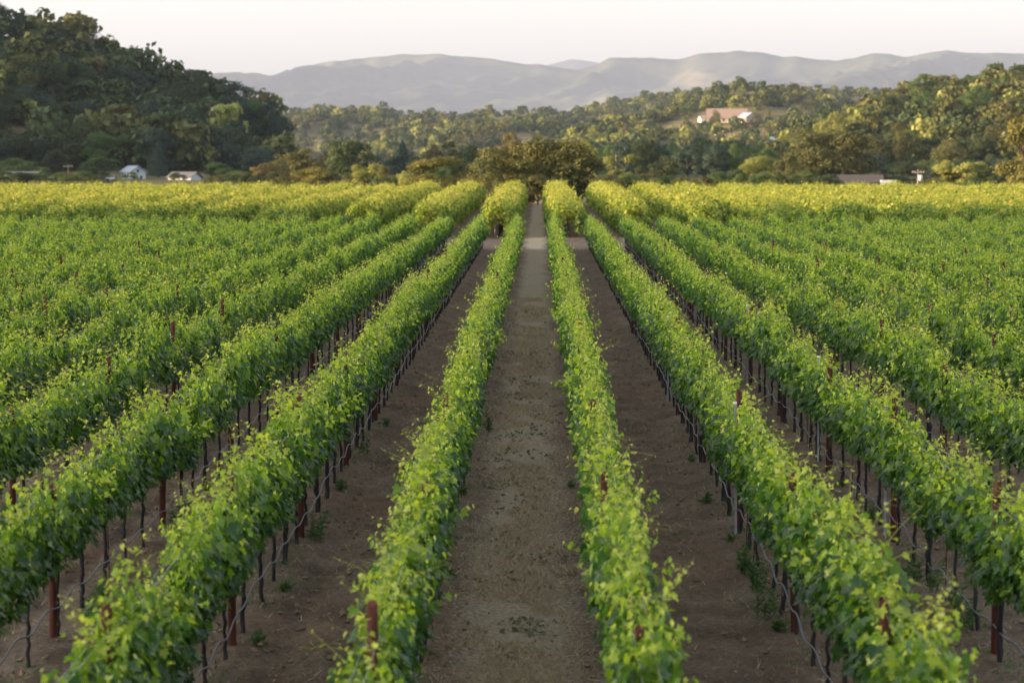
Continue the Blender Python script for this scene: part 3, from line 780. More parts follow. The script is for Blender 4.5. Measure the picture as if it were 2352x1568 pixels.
gable_house("low_house", "low cream house with grey roof right of the white house", "house", gpos(425, 545, -0.3), R(-25), 6.0, 4.2, 0.9, 1.0, M_white, M_greyroof, [('front', -1.5, 0.5, 0.9, 0.6), ('front', 1.2, 0.5, 0.9, 0.6), ('left', 0, 0.9, 0.8, 0.7)])
gable_house("shed", "dark roofed shed low at the left edge of the valley", "shed", gpos(52, 530), R(10), 6.5, 4.0, 0.9, 0.9, M_barn, M_greyroof, [('front', 0, 0.5, 1.0, 0.5)])
gable_house("garden_shed", "small pale-roofed shed between round green tree and white house", "shed", gpos(243, 525), R(8), 3.2, 2.4, 0.5, 0.45, M_white, M_whiteroof, [('front', 0.5, 0.25, 0.5, 0.3)])
gable_house("barn", "long weathered grey-brown barn behind the right-hand vines", "barn", gpos(1964, 400), R(-3), 8.2, 5.0, 1.0, 1.1, M_barn, M_barn, [('front', -2.5, 0.6, 0.8, 0.7), ('front', 2.2, 0.6, 0.8, 0.7)])
q = on_hill(R3, 1668, 283)
gable_house("villa", "large villa with broad brown roof on the bare hill shoulder", "villa", q, R(-6), 27.0, 16.0, 4.0, 6.2, M_cream, M_brownroof, [('front', x, 2.2, 1.8, 2.0) for x in (-10, -6, -2, 2, 6, 10)], 1.0)
q = on_hill(R3, 1714, 282)
gable_house("villa_wing", "pale blue-grey wing attached right of the villa", "villa", (q[0], q[1] - 5, q[2]), R(-60), 10.5, 9.0, 4.0, 3.0, M_cream, M_whiteroof, [('right', 0, 1.8, 1.2, 1.6), ('front', 0, 1.8, 1.2, 1.6)], 0.5)
q = on_hill(R3, 1616, 281)
gable_house("guest_cottage", "small white cottage left of the villa on the slope", "cottage", q, R(20), 7.2, 5.2, 3.0, 1.6, M_cottage, M_cream, [('left', 0, 1.4, 1.0, 1.2), ('front', 0, 1.4, 1.0, 1.2)], 0.3)
q = on_hill(R3, 1784, 349)
gable_house("steep_house", "steep-roofed house with sunlit cream gable and blue-green roof", "house", q, R(-42), 10.0, 7.5, 3.8, 5.0, M_cream, M_teal, [('left', 0, 2.2, 1.0, 1.4), ('left', 0, 4.6, 0.8, 0.9), ('front', 0, 1.8, 1.0, 1.2)], 0.4)
# retaining wall / drive below the villa
g = Geo()
pw = [np.array(on_hill(R3, a_, b_)) for a_, b_ in ((1614, 296), (1625, 298), (1634, 306), (1643, 317))]
for a, b in zip(pw[:-1], pw[1:]):
    v = []
    for p in (a, b):
        zz = float(R3.h(np.array(p[0]), np.array(p[1])))
        v += [(p[0], p[1] - 0.3, zz - 2), (p[0], p[1] + 0.3, zz - 2), (p[0], p[1] + 0.3, zz + 2.2), (p[0], p[1] - 0.3, zz + 2.2)]
    g.add(v, [(0, 4, 7, 3), (1, 2, 6, 5), (3, 7, 6, 2), (0, 3, 2, 1), (4, 5, 6, 7)])
tag(g.obj("retaining_wall", M_cream), "pale retaining wall curving down the slope below the villa", "wall")

def pole(dx, Y, topy, label, arms=1, white=False, base=0.0, rad=0.13):
    p = at(dx, 500, Y); H_ = at(dx, topy, Y)[2] - base
    root = empty("utility_pole", (p[0], Y, base))
    g = Geo(); tube(g, [(0, 0, -0.3), (0.01, 0, H_ * 0.5), (0, 0, H_)], [rad, rad * 0.9, rad * 0.75], 8); part("shaft", g.mesh("shaft", M_wood, True), root)
    for k in range(arms):
        g = Geo(); box(g, -1.1, 1.1, -0.22, -0.10, H_ - 0.55 - 0.9 * k, H_ - 0.40 - 0.9 * k)
        ar = part("crossarm", g.mesh("crossarm", M_wood), root)
        g = Geo()
        for x in (-0.95, -0.5, 0.5, 0.95): tube(g, [(x, -0.16, H_ - 0.40 - 0.9 * k), (x, -0.16, H_ - 0.18 - 0.9 * k)], [0.06, 0.04], 6)
        part("insulator", g.mesh("insulator", M_white), ar)
    if white:
        g = Geo(); tube(g, [(0.45, -0.1, H_ - 1.9), (0.45, -0.1, H_ - 1.8), (0.45, -0.1, H_ - 1.0), (0.45, -0.1, H_ - 0.9)], [0.25, 0.36, 0.36, 0.2], 10)
        part("transformer", g.mesh("transformer", M_white, True), root)
    return tag(root, label, "pole")
pole(158, 560, 378, "grey utility pole with crossarm left of the white house", 1)
pole(2107, 420, 390, "utility pole with white transformer right of the barn", 1, True)
pole(1414, 560, 345, "tall bare utility pole among the trees right of the aisle oaks", 1)
for dx, Y, ty, lab in ((2190, 900, 272, "lower pale pole standing on the right hillside"), (2290, 930, 232, "upper pale pole standing on the right hillside")):
    b_ = float(R4.h(np.array(at(dx, 500, Y)[0]), np.array(float(Y))))
    pole(dx, Y, ty, lab, 1, False, b_, 0.22)
for dx, lab in ((2027, "left one of twin poles on the far ridge"), (2034, "right one of twin poles on the far ridge")):
    b_ = float(R1.h(np.array(at(dx, 500, 2870)[0]), np.array(2870.0)))
    pole(dx, 2870, 184, lab, 0, False, b_, 0.35)

def vehicle(dx, Y, label, cat, kind, col, rz=0.0, s=1.0, z=0.0):
    p = at(dx, 500, Y); root = empty("parked_" + cat.replace(" ", "_"), (p[0], Y, z), rz); root.scale = (s, s, s)
    paint = plain_mat("vehicle_paint_" + kind, col, tuple(min(1, c * 1.05) for c in col), 1, 0.35, 0, 10, 0.5)
    g = Geo()
    if kind == "trailer":
        box(g, -2.6, 2.6, -1.1, 1.1, 0.55, 2.7)
    else:
        prof = [(-2.2, 0.35), (2.15, 0.35), (2.2, 0.75), (1.2, 0.95), (0.6, 1.45), (-1.3, 1.48), (-2.0, 0.95), (-2.2, 0.85)]
        n = len(prof)
        v = [(x, -0.85 + (0.12 if zz > 1.2 else 0), zz) for x, zz in prof] + [(x, 0.85 - (0.12 if zz > 1.2 else 0), zz) for x, zz in prof]
        q = [(k, (k + 1) % n, n + (k + 1) % n, n + k) for k in range(n)]
        g.add(v, q)
        for s0, rev in ((0, 1), (n, -1)):
            g.add(v, [(s0, s0 + 1, s0 + 2, s0 + 3)[::rev], (s0, s0 + 3, s0 + 6, s0 + 7)[::rev], (s0 + 3, s0 + 4, s0 + 5, s0 + 6)[::rev]])
    part("body", g.mesh("body", paint), root)
    if kind != "trailer":
        g = Geo(); box(g, -1.2, 0.5, -0.80, -0.755, 1.0, 1.36); part("window", g.mesh("window", M_glass), root)
    for x in ((-1.4, 1.4) if kind != "trailer" else (-0.5, 0.5)):
        for y in (-0.86, 0.86):
            a = np.linspace(0, 2 * np.pi, 13)[:-1]
            g = Geo(); tube(g, [(x, y - 0.1, 0.33), (x, y + 0.1, 0.33)], 0.33, 12); part("wheel", g.mesh("wheel", M_glass), root)
    return tag(root, label, cat)
vehicle(2039, 395, "white box trailer parked at the right end of the barn", "trailer", "trailer", (0.62, 0.64, 0.64), R(5), 0.46, 0.2)
vehicle(1832, 372, "left one of two white cars showing over the vines left of the barn", "car", "car", (0.65, 0.66, 0.68), R(15), 0.45, 0.9)
vehicle(1852, 374, "right one of two white cars showing over the vines left of the barn", "car", "car", (0.65, 0.66, 0.68), R(10), 0.45, 1.0)
vehicle(1738, 420, "silver car half hidden left of the small dark shrub", "car", "car", (0.5, 0.53, 0.58), R(-8), 0.55, 0.0)

# ------------------------------------------------------------------ grapevines of the near block
def canopy_leaves(g, r, shoots, step, half, top, size, tv, tf, extra=120, bot=0.94, flop=0.19):
    """foliage of one vine: upright shoots from the cordon, each with leaves on short stalks, so the crest is ragged"""
    PP, NN, DD, SS, TT = [], [], [], [], []
    ub = np.linspace(-half, half, shoots) + r.normal(0, 0.05, shoots)
    ph = r.uniform(0, 6.28)
    for u in ub:
        L = (top - bot) * (1.06 - 0.26 * abs(u / half) ** 2.5 + 0.10 * math.sin(u * 4.3 + ph)) * r.uniform(0.70, 1.16)
        m = int(L / step); t = (np.arange(m) + r.random()) / m
        lx, ly, fx, fy = r.normal(0, 0.055), r.normal(0, 0.10), r.normal(0, flop), r.normal(0, 0.15)
        z = bot - 0.04 + L * (t - 0.10 * abs(fx) / 0.16 * t * t)
        an = np.arange(m) * np.pi + r.uniform(-0.7, 0.7) + r.normal(0, 0.65, m)
        out = np.stack([np.cos(an), 0.75 * np.sin(an), r.uniform(-0.25, 0.35, m)], -1)
        st = r.uniform(0.05, 0.22, m) * (1.15 - 0.75 * t)
        P = np.stack([lx * t + fx * t * t + 0 * t, u + ly * t + fy * t * t, z], -1) + out * st[:, None]
        tip = np.clip((t - 0.70) / 0.30, 0, 1)
        PP.append(P)
        NN.append(out * 0.75 + np.array([0, 0, 0.55]) + r.normal(0, 0.42, (m, 3)))
        DD.append(out * 0.75 + np.stack([0 * t, 0 * t, -r.uniform(-0.25, 1.0, m)], -1) + r.normal(0, 0.42, (m, 3)))
        SS.append(size * (1 - 0.62 * tip) * r.uniform(0.6, 1.22, m))
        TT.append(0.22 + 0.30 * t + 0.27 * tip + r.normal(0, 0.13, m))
    n = extra                                    # older leaves on laterals low in the curtain
    u = r.uniform(-half, half, n); s = np.where(r.random(n) < 0.5, -1.0, 1.0)
    z = bot + (top - bot) * r.beta(1.0, 1.7, n) * 0.85 - 0.02
    PP.append(np.stack([s * r.uniform(0.05, 0.28, n), u, z], -1))
    NN.append(np.stack([s * r.uniform(0.4, 1, n), r.normal(0, 0.4, n), r.uniform(0, 1, n)], -1))
    DD.append(np.stack([s * 0.4, r.normal(0, 0.6, n), -r.uniform(0.1, 1, n)], -1))
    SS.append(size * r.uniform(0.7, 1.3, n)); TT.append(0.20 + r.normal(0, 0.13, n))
    leaves(g, np.concatenate(PP), np.concatenate(NN), np.concatenate(DD), np.concatenate(SS), np.clip(np.concatenate(TT), 0, 1), tv, tf)

def shoot_geo(g, r, base, L, lean, hi=True, tends=True):
    k = 7
    t = np.linspace(0, 1, k)
    bend = r.normal(0, 0.16, 2)
    pts = np.stack([base[0] + lean[0] * t * L + bend[0] * t * t, base[1] + lean[1] * t * L + bend[1] * t * t, base[2] + L * (t - 0.25 * t * t * r.random())], -1)
    tube(g, pts, 0.0042 * (1.15 - 0.7 * t), 3, 1, 0.9)
    m = int(L / 0.055)
    tt = np.linspace(0.08, 1.0, m)
    P = np.stack([np.interp(tt, t, pts[:, c]) for c in range(3)], -1)
    ang = np.arange(m) * np.pi + r.uniform(0, 6.28) + r.normal(0, 0.5, m)
    out = np.stack([np.cos(ang), np.sin(ang), r.uniform(-0.2, 0.5, m)], -1)
    P = P + out * 0.03
    S = 0.105 * (1.08 - 0.80 * tt) * r.uniform(0.75, 1.2, m)
    N = np.stack([0.3 * out[:, 0], 0.3 * out[:, 1], np.ones(m)], -1) + r.normal(0, 0.35, (m, 3))
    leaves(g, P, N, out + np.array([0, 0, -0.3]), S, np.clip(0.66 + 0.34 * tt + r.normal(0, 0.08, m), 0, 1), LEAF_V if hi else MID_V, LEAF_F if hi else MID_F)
    if tends:
        for q in range(2):
            p0 = P[r.integers(m // 3, m)]
            a = r.uniform(0, 6.28); s = np.linspace(0, 1, 7)
            cur = np.stack([p0[0] + np.cos(a + 2.2 * s) * 0.10 * s, p0[1] + np.sin(a + 2.2 * s) * 0.10 * s, p0[2] + 0.09 * s - 0.07 * s * s], -1)
            tube(g, cur, 0.0022, 3, 1, 0.9, cap=False)

def trunk_geo(g, r, half, h=0.90, sides=7):
    k = 11
    t = np.linspace(0, 1, k)
    a, b = r.normal(0, 0.022, 2), r.normal(0, 0.009, (k, 2))
    pts = np.stack([a[0] * np.sin(t * 3) + b[:, 0], a[1] * 2.0 * (1 - t) * t * 2 + b[:, 1], t * (h + 0.04) - 0.04], -1)
    rad = (0.023 + 0.022 * r.random() ** 2) * (1 + 0.30 * np.exp(-t * 9) + 0.35 * np.clip(t - 0.8, 0, 1) * 2) * (1 + r.normal(0, 0.11, k))
    tube(g, pts, rad, sides)
    for s in (-1, 1):
        q = np.linspace(0, 1, 6)
        c = np.stack([pts[-1, 0] + r.normal(0, 0.012, 6), pts[-1, 1] + s * q * half, pts[-1, 2] - 0.03 + 0.03 * np.sin(q * 3) + r.normal(0, 0.008, 6)], -1)
        tube(g, c, 0.026 * (1 - 0.35 * q), 5)

NVAR, NSH = 12, 8
VAR_CAN, VAR_TRK, VAR_SH = [], [], []
for k in range(NVAR):
    r = np.random.default_rng(100 + k)
    top = 1.80 + 0.24 * r.random()
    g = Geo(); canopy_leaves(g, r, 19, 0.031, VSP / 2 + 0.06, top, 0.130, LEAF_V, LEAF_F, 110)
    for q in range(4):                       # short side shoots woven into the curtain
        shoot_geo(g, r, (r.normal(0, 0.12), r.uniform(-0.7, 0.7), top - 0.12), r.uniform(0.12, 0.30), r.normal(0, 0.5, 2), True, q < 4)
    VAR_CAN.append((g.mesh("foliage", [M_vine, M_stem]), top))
    g = Geo(); trunk_geo(g, r, VSP / 2 - 0.03); VAR_TRK.append(g.mesh("trunk", M_bark, smooth=True))
for k in range(NSH):
    r = np.random.default_rng(300 + k)
    g = Geo(); shoot_geo(g, r, (0, 0, 0), r.uniform(0.25, 0.52), r.normal(0, 0.22, 2)); VAR_SH.append(g.mesh("shoot", [M_vine, M_stem]))

sites = []
rows_idx = range(-16, 16)
for i in rows_idx:
    x = ROW0 + ROWSP * i
    y0 = POST_Y0 - POST_SP * 3 + VSP / 2 + (0.0 if i % 2 else 0.25)
    n = 0
    while y0 + n * VSP < END1:
        y = y0 + n * VSP
        n += 1
        if y < 13: continue
        a, b = proj((x, y, 1.5))
        pad = 0.75 / y * FPX
        if not (-pad < a < 2352 + pad): continue
        if proj((x, y, 1.75))[1] > 1568 + 10 or (b > 1568 + 260): continue
        sites.append((y, i, x, a))
sites.sort()
NEAR = 300
near_sites, far_sites = sites[:NEAR], sites[NEAR:]
cnt = {}
GAP = {}
for y, i, x, a in near_sites:
    cnt[i] = cnt.get(i, 0) + 1
    k = int(rng.integers(NVAR))
    root = empty("grapevine", (x + rng.normal(0, 0.02), y + rng.normal(0, 0.05), ground_h(np.array(x), np.array(y))), 0 if rng.random() < 0.5 else math.pi)
    root.scale = (rng.uniform(0.74, 1.06), 1.0, rng.uniform(0.90, 1.10) if rng.random() < 0.9 else rng.uniform(0.84, 0.9))
    tag(root, f"leafy grapevine, {ordinal(cnt[i])} from the near end of the {row_phrase(i)}", "grapevine", "grapevines in trellised rows")
    part("trunk", VAR_TRK[int(rng.integers(NVAR))], root)
    me, top = VAR_CAN[k]
    part("foliage", me, root)
    for q in range(int(rng.integers(2, 5))):
        s = part("shoot", VAR_SH[int(rng.integers(NSH))], root)
        s.location = (rng.normal(0, 0.07), rng.uniform(-0.65, 0.65), top - 0.10)
        s.rotation_euler = (rng.normal(0, 0.15), rng.normal(0, 0.15), rng.uniform(0, 6.28))

# the rest of the near block: one mass
gf_ = Geo()
protos = []
for k in range(6):
    r = np.random.default_rng(500 + k)
    hi, lo = Geo(), Geo()
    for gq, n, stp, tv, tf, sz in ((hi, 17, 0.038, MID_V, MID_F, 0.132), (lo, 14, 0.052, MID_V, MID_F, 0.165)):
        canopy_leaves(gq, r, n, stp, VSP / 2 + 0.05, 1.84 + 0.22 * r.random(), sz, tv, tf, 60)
        for q in range(4):
            shoot_geo(gq, r, (r.normal(0, 0.1), r.uniform(-0.7, 0.7), 1.7), r.uniform(0.25, 0.45), r.normal(0, 0.25, 2), False, False)
    tr = Geo(); trunk_geo(tr, r, VSP / 2, 0.9, 4)
    protos.append([[(np.concatenate(q.v), q.f, q.m, q.t, q.v) for q in (hi, lo)], tr])
def stamp(G, src, x, y, s, sc, mi_map):
    for v, f, m, t in zip(src.v if hasattr(src, "v") else src[4], src.f if hasattr(src, "f") else src[1], src.m if hasattr(src, "m") else src[2], src.t if hasattr(src, "t") else src[3]):
        w = v * np.array([s * sc[0], s, sc[1]]) + np.array([x, y, 0])
        base = f.min()
        G.v.append(w); G.f.append(f - base + G.n); G.m.append(np.vectorize(mi_map.get)(m)); G.t.append(t); G.n += len(v)
for y, i, x, a in far_sites:
    p, tr = protos[int(rng.integers(6))]
    s = 1 if rng.random() < 0.5 else -1
    sc = (rng.uniform(0.85, 1.15), rng.uniform(0.92, 1.1))
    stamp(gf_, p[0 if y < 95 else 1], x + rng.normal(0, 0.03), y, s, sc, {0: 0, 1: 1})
    if -4 <= i <= 3: stamp(gf_, tr, x, y, s, (1, 1), {0: 2})
vr = gf_.obj("vineyard_rows", [M_vine, M_stem, M_bark])
tag(vr, "distant grapevines of the shaded block merging into one green mass", "grapevines", kind="stuff")

# ------------------------------------------------------------------ the far block: tall wide sprawling rows in the sun
r = np.random.default_rng(41)
gb = Geo()
for i in range(-17, 16):
    x = ROW2 + ROW2SP * i
    lo_y = B2_0 + (rng.uniform(-1.0, 1.0) if -3 <= i <= 2 else -12.5 + rng.uniform(-1.5, 2.0))
    n = 0
    y = lo_y
    while y < B2_1:
        a, _ = proj((x, y, 2))
        if -260 < a < 2612:
            q = 520 if y < 190 else 330
            sz = 0.19 if y < 190 else 0.25
            th = r.uniform(-0.35, math.pi + 0.35, q)
            endt = np.clip((y - lo_y) / 5, 0, 1)
            wv = (1.02 + 0.25 * vnoise(y * 0.35, i * 7.7)) * (0.72 + 0.28 * endt)
            hv = (1.0 if -3 <= i <= 2 else 0.84) * (0.80 + 0.55 * vnoise(y * 0.45, i * 3.3 + 40)) * (0.80 + 0.25 * np.clip((y - lo_y) / 30, 0, 1))
            rad = r.uniform(0.66, 1.10, q) * (1 + 0.18 * np.sin(th * 4 + y * 1.7) * np.sin(y * 0.9 + i))
            px = np.cos(th) * wv * rad
            pz = 1.28 + np.sin(th) * hv * rad + r.normal(0, 0.08, q)
            hang = r.random(q) < (0.30 + 0.3 * np.clip((lo_y + 5 - y) / 5, 0, 1))
            pz = np.where(hang, pz - r.uniform(0, 1.1, q), pz); pz = np.maximum(pz, 0.35 + 0.35 * r.random(q))
            P = np.stack([x + px, y + r.uniform(-1.0, 1.0, q), pz], -1)
            N = np.stack([np.cos(th), r.normal(0, 0.5, q), np.sin(th) * 0.9 + 0.35], -1) + r.normal(0, 0.35, (q, 3))
            D = np.stack([np.cos(th) * 0.5, r.normal(0, 0.5, q), -np.ones(q)], -1)
            leaves(gb, P, N, D, sz * r.uniform(0.7, 1.25, q), np.clip(0.50 - 0.20 * np.clip((178 - y) / 22, 0, 1) + 0.22 * np.sin(th) + r.normal(0, 0.22, q), 0, 1), MID_V, MID_F)  # sun-to-shade fade painted into the tint: greener toward the near row ends
            for _ in range(5):
                b0 = np.array([x + r.normal(0, 0.5), y + r.uniform(-0.8, 0.8), 1.28 + hv * 0.9]); m = 6
                t = np.linspace(0, 1, m)[:, None]
                P = b0 + t * np.array([[r.normal(0, 0.25), r.normal(0, 0.2), r.uniform(0.3, 0.7)]]) + r.normal(0, 0.03, (m, 3))
                leaves(gb, P, r.normal(0, 0.5, (m, 3)) + np.array([0, 0, 1]), r.normal(0, 1, (m, 3)), 0.15 * (1.1 - 0.6 * t[:, 0]), np.clip(0.8 + r.normal(0, 0.1, m), 0, 1), KITE_V, KITE_F)
            if -5 < i < 5:
                tube(gb, [(x, y, -0.05), (x + r.normal(0, 0.06), y, 0.6), (x, y + 0.1, 1.3)], 0.06, 4, 2)
        y += 1.45 if y < 190 else 1.6
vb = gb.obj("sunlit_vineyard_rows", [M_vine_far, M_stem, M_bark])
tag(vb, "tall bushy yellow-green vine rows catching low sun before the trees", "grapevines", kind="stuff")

# ------------------------------------------------------------------ posts, stakes, hoses, wires
def post_mesh(seed):
    r = np.random.default_rng(seed); g = Geo()
    z = np.array([-0.1, 0.0, 0.5, 1.0, 1.5, 1.73, 1.74]); k = len(z)
    tube(g, np.stack([r.normal(0, 0.004, k), r.normal(0, 0.004, k), z], -1), np.array([1, 1, 1, 0.99, 0.98, 0.97, 0.90]) * 0.045, 12)
    return g
post_vars = [post_mesh(k).mesh("trellis_post", M_rust, smooth=True) for k in range(3)]
g = Geo(); tube(g, [(math.cos(a) * 0.047, math.sin(a) * 0.047, 0.98 + 0.004 * a) for a in np.linspace(0, 6.6, 16)], 0.006, 4); TIE = g.mesh("wire_tie", M_tape)
pc = {}
posts = []
for i in range(-8, 8):
    x = ROW0 + ROWSP * i
    for n in range(-2, 16):
        y = POST_Y0 + POST_SP * n + (0.9 if i in (-3, 1) else 0.0) + (0.35 * math.sin(i * 9.1))
        if y > 98: continue
        a, b = proj((x, y, 0.0)); a2, b2 = proj((x, y, 1.7))
        if not (-15 < a2 < 2367) or b2 > 1560: continue
        posts.append((y, i, x))
posts.sort()
for y, i, x in posts:
    pc[i] = pc.get(i, 0) + 1
    o = bpy.data.objects.new("trellis_post", post_vars[int(rng.integers(3))]); COL.objects.link(o)
    o.location = (x + rng.normal(0, 0.02), y, ground_h(np.array(x), np.array(y)))
    o.rotation_euler = (rng.normal(0, 0.014), rng.normal(0, 0.018), rng.uniform(0, 6.28)); o.scale = (1, 1, (rng.uniform(1.10, 1.18) if rng.random() < 0.4 else rng.uniform(0.98, 1.08)))
    tag(o, f"rust-red trellis post, {ordinal(pc[i])} from the near end of the {row_phrase(i)}", "post", "rusty trellis posts along the vine rows")
    if y < 50 and rng.random() < 0.6:
        part("wire_tie", TIE, o)

stake_spots = [(1, 33.6, "beside the second post of the second row right of the aisle"), (2, 33.3, None), (2, 41.5, None), (-5, 45.0, None), (2, 56.0, None), (1, 52.0, None)]
g = Geo(); box(g, -0.018, 0.018, -0.004, 0.004, -0.1, 1.9); box(g, -0.004, 0.004, 0.004, 0.030, -0.1, 1.9)
g2 = Geo(); box(g2, -0.022, 0.022, -0.008, 0.034, 1.9, 1.93)
stake_m, cap_m = g.mesh("steel_stake", M_galv), g2.mesh("cap", plain_mat("white_cap", (0.7, 0.7, 0.7), (0.8, 0.8, 0.8)))
for i, y, t in stake_spots:
    o = bpy.data.objects.new("steel_stake", stake_m); COL.objects.link(o)
    o.location = (ROW0 + ROWSP * i - 0.07, y + 0.5, 0.0); o.rotation_euler = (0, rng.normal(0, 0.02), 0.2)
    part("cap", cap_m, o)
    tag(o, f"pale galvanised stake about {['twenty','thirty','forty','fifty','sixty'][min(4, int(y // 10) - 2)]} metres out in the {row_phrase(i)}", "stake", "pale steel stakes among the vines")
# thin rusty training rods beside some trunks
g = Geo(); tube(g, [(0, 0, -0.1), (0.004, 0.003, 0.5), (0, 0, 1.15)], 0.0065, 5); rod_m = g.mesh("training_rod", M_rust)
rc = {}
for y, i, x, a in near_sites:
    if y < 46 and -4 <= i <= 3 and rng.random() < 0.5:
        rc[i] = rc.get(i, 0) + 1
        o = bpy.data.objects.new("training_rod", rod_m); COL.objects.link(o)
        o.location = (x + rng.normal(0, 0.03), y + rng.uniform(0.2, 0.5), 0); o.rotation_euler = (rng.normal(0, 0.03), rng.normal(0, 0.03), 0)
        tag(o, f"thin rusty rod, {ordinal(rc[i])} rod from the near end of the {row_phrase(i)}", "rod", "thin rusty training rods beside vine trunks")
for i in range(-8, 8):
    x = ROW0 + ROWSP * i
    y = np.arange(14.0, END1 if -3 <= i <= 2 else 80.0, 0.19)
    ph = ((y - POST_Y0) / VSP) % 1.0
    sag = 0.40 + (0.008 + 0.06 * vnoise(y * 0.33, i * 3 + 60 + 0 * y)) * np.cos(ph * 2 * np.pi) + 0.16 * (vnoise(y * 0.4, i * 5 + 0 * y) - 0.5)
    side = 0.055 if i < 0 else -0.055
    g = Geo(); tube(g, np.stack([x + side + 0.03 * (vnoise(y * 0.9, 3 + i + 0 * y) - 0.5), y, sag], -1), 0.0105, 6)
    tag(g.obj("drip_hose", M_hose, smooth=True), f"grey drip hose sagging between trunks along the {row_phrase(i)}", "hose", "drip hoses along the rows")
    for s in (-1, 1):
        side_name = "outer" if s * (1 if i >= 0 else -1) > 0 else "inner"
        wy = np.arange(14.0, 110.0, 1.9)
        g = Geo(); tube(g, np.stack([x + s * 0.06 + 0 * wy, wy, 1.72 + 0.02 * np.sin(wy * 1.3 + i) + 0.03 * s], -1), 0.0024, 4)
        tag(g.obj("trellis_wire", M_wire), f"{side_name} one of two top trellis wires strung along the {row_phrase(i)}", "wire", "trellis wires strung above the vines")

# pale end posts and lone canes at the start of the far block
g = Geo(); tube(g, [(0, 0, -0.1), (0, 0.15, 1.0), (0, 0.32, 2.15)], 0.055, 8); end_m = g.mesh("end_post", plain_mat("weathered_wood", (0.16, 0.145, 0.13), (0.26, 0.24, 0.22), 10, 0.85, 0.3, 40, 0.2, 0, (1, 1, 0.2)), smooth=True)
ec = {-1: 0, 1: 0}
for i in list(range(0, 7)) + list(range(-1, -9, -1)):
    x = ROW2 + ROW2SP * i
    s = 1 if i >= 0 else -1
    ec[s] += 1
    o = bpy.data.objects.new("end_post", end_m); COL.objects.link(o); o.location = (x + 0.3 * math.sin(i * 7), B2_0 - 0.5, 0); o.scale = (0.8, 0.8, 0.72 + 0.1 * math.sin(i * 5))
    tag(o, f"pale end post of the {ordinal(ec[s])} sunlit far row {'right' if s > 0 else 'left'} of the aisle", "post", "pale end posts of the far rows")

# ------------------------------------------------------------------ weeds, straw, fallen leaves
def weed_mesh(seed, tall):
    r = np.random.default_rng(seed); g = Geo()
    for q in range(int(r.integers(6, 12))):
        L = tall * r.uniform(0.5, 1.0); a = r.uniform(0, 6.28); sp = r.uniform(0.05, 0.35)
        t = np.linspace(0, 1, 5)
        pts = np.stack([np.cos(a) * sp * L * t ** 1.5 + r.normal(0, 0.03), np.sin(a) * sp * L * t ** 1.5 + r.normal(0, 0.03), L * t], -1)
        tube(g, pts, 0.004 * (1.2 - t), 3, 0, 0.6)
        m = int(L / 0.018); tt = r.uniform(0.1, 1, m)
        P = np.stack([np.interp(tt, t, pts[:, c]) for c in range(3)], -1)
        an = r.uniform(0, 6.28, m); D = np.stack([np.cos(an), np.sin(an), r.uniform(0.1, 0.9, m)], -1)
        tv = KITE_V * np.array([0.32, 1, 1])
        leaves(g, P, np.cross(D, r.normal(0, 1, (m, 3))), D, r.uniform(0.05, 0.10, m) * (1.1 - 0.4 * tt), np.clip(r.normal(0.5, 0.2, m), 0, 1), tv, KITE_F)
    return g.mesh("weed", M_weed)
tall_w = [weed_mesh(700 + k, 0.42) for k in range(4)]
low_w = [weed_mesh(720 + k, 0.16) for k in range(4)]
wc = {}
wsp = [(-2, 33.4, 1), (-2, 33.9, 1), (-2, 43.2, 1), (-2, 26.4, 0), (-3, 34.8, 1), (-3, 35.4, 1), (-3, 38.5, 0), (-2, 48, 0), (-1, 47, 1), (-1, 30.5, 0), (-1, 38, 0), (0, 46.5, 1), (0, 39, 0),
       (1, 37.5, 0), (1, 31.0, 1), (1, 29.8, 1), (1, 28.0, 1), (1, 27.1, 0), (1, 33.5, 0), (1, 42, 0), (2, 29.5, 1), (2, 30.2, 1), (2, 27.0, 1), (2, 27.8, 1), (2, 35, 1), (2, 39, 0), (-3, 27.8, 1), (-3, 29, 0), (-4, 34, 0), (-4, 38.2, 1), (-2, 29.5, 0), (-2, 38.6, 0), (3, 36, 1), (3, 33, 0)]
for i, y, t in sorted(wsp, key=lambda q: q[1]):
    wc[i] = wc.get(i, 0) + 1
    o = bpy.data.objects.new("weed", (tall_w if t else low_w)[int(rng.integers(4))]); COL.objects.link(o)
    x = ROW0 + ROWSP * i + (0.16 if i < 0 else -0.16) + rng.normal(0, 0.06)
    o.location = (x, y, ground_h(np.array(x), np.array(y))); o.rotation_euler = (0, 0, rng.uniform(0, 6.28)); s = rng.uniform(0.85, 1.25); o.scale = (s * 1.2, s * 1.2, s)
    tag(o, f"{'tall leafy' if t else 'low green'} weed, {ordinal(wc[i])} weed from near end of {row_phrase(i)}", "weed", "weeds under the vine rows")

r = np.random.default_rng(61)
g = Geo()
n = 95000
y = 17 + 75 * r.random(n) ** 1.7
x = ROW0 - ROWSP / 2 + np.clip(r.normal(0, 0.42, n), -1, 1)
far_ = r.random(n) < 0.22
x = np.where(far_, r.uniform(-8, 8, n), x)
a = r.uniform(0, 6.28, n)
keep = (fbm(x * 1.3, y * 0.7, 2) > 0.42) | far_
x, y, a = x[keep], y[keep], a[keep]; n = len(x)
P = np.stack([x, y, ground_h(x, y) + 0.004], -1)
D = np.stack([np.cos(a), np.sin(a), r.uniform(0.05, 1.3, n)], -1)
leaves(g, P, np.cross(D, r.normal(0, 1, (n, 3))), D, r.uniform(0.04, 0.14, n), np.clip(r.normal(0.5, 0.25, n), 0, 1), np.array([(-0.05, 0, 0), (0.05, 0, 0), (0, 1, 0)]), np.array([(0, 1, 2)]))
tag(g.obj("dry_grass", M_straw), "short dry mown grass and straw lying in the aisles", "dry grass", kind="stuff")
g = Geo()
n = 6500
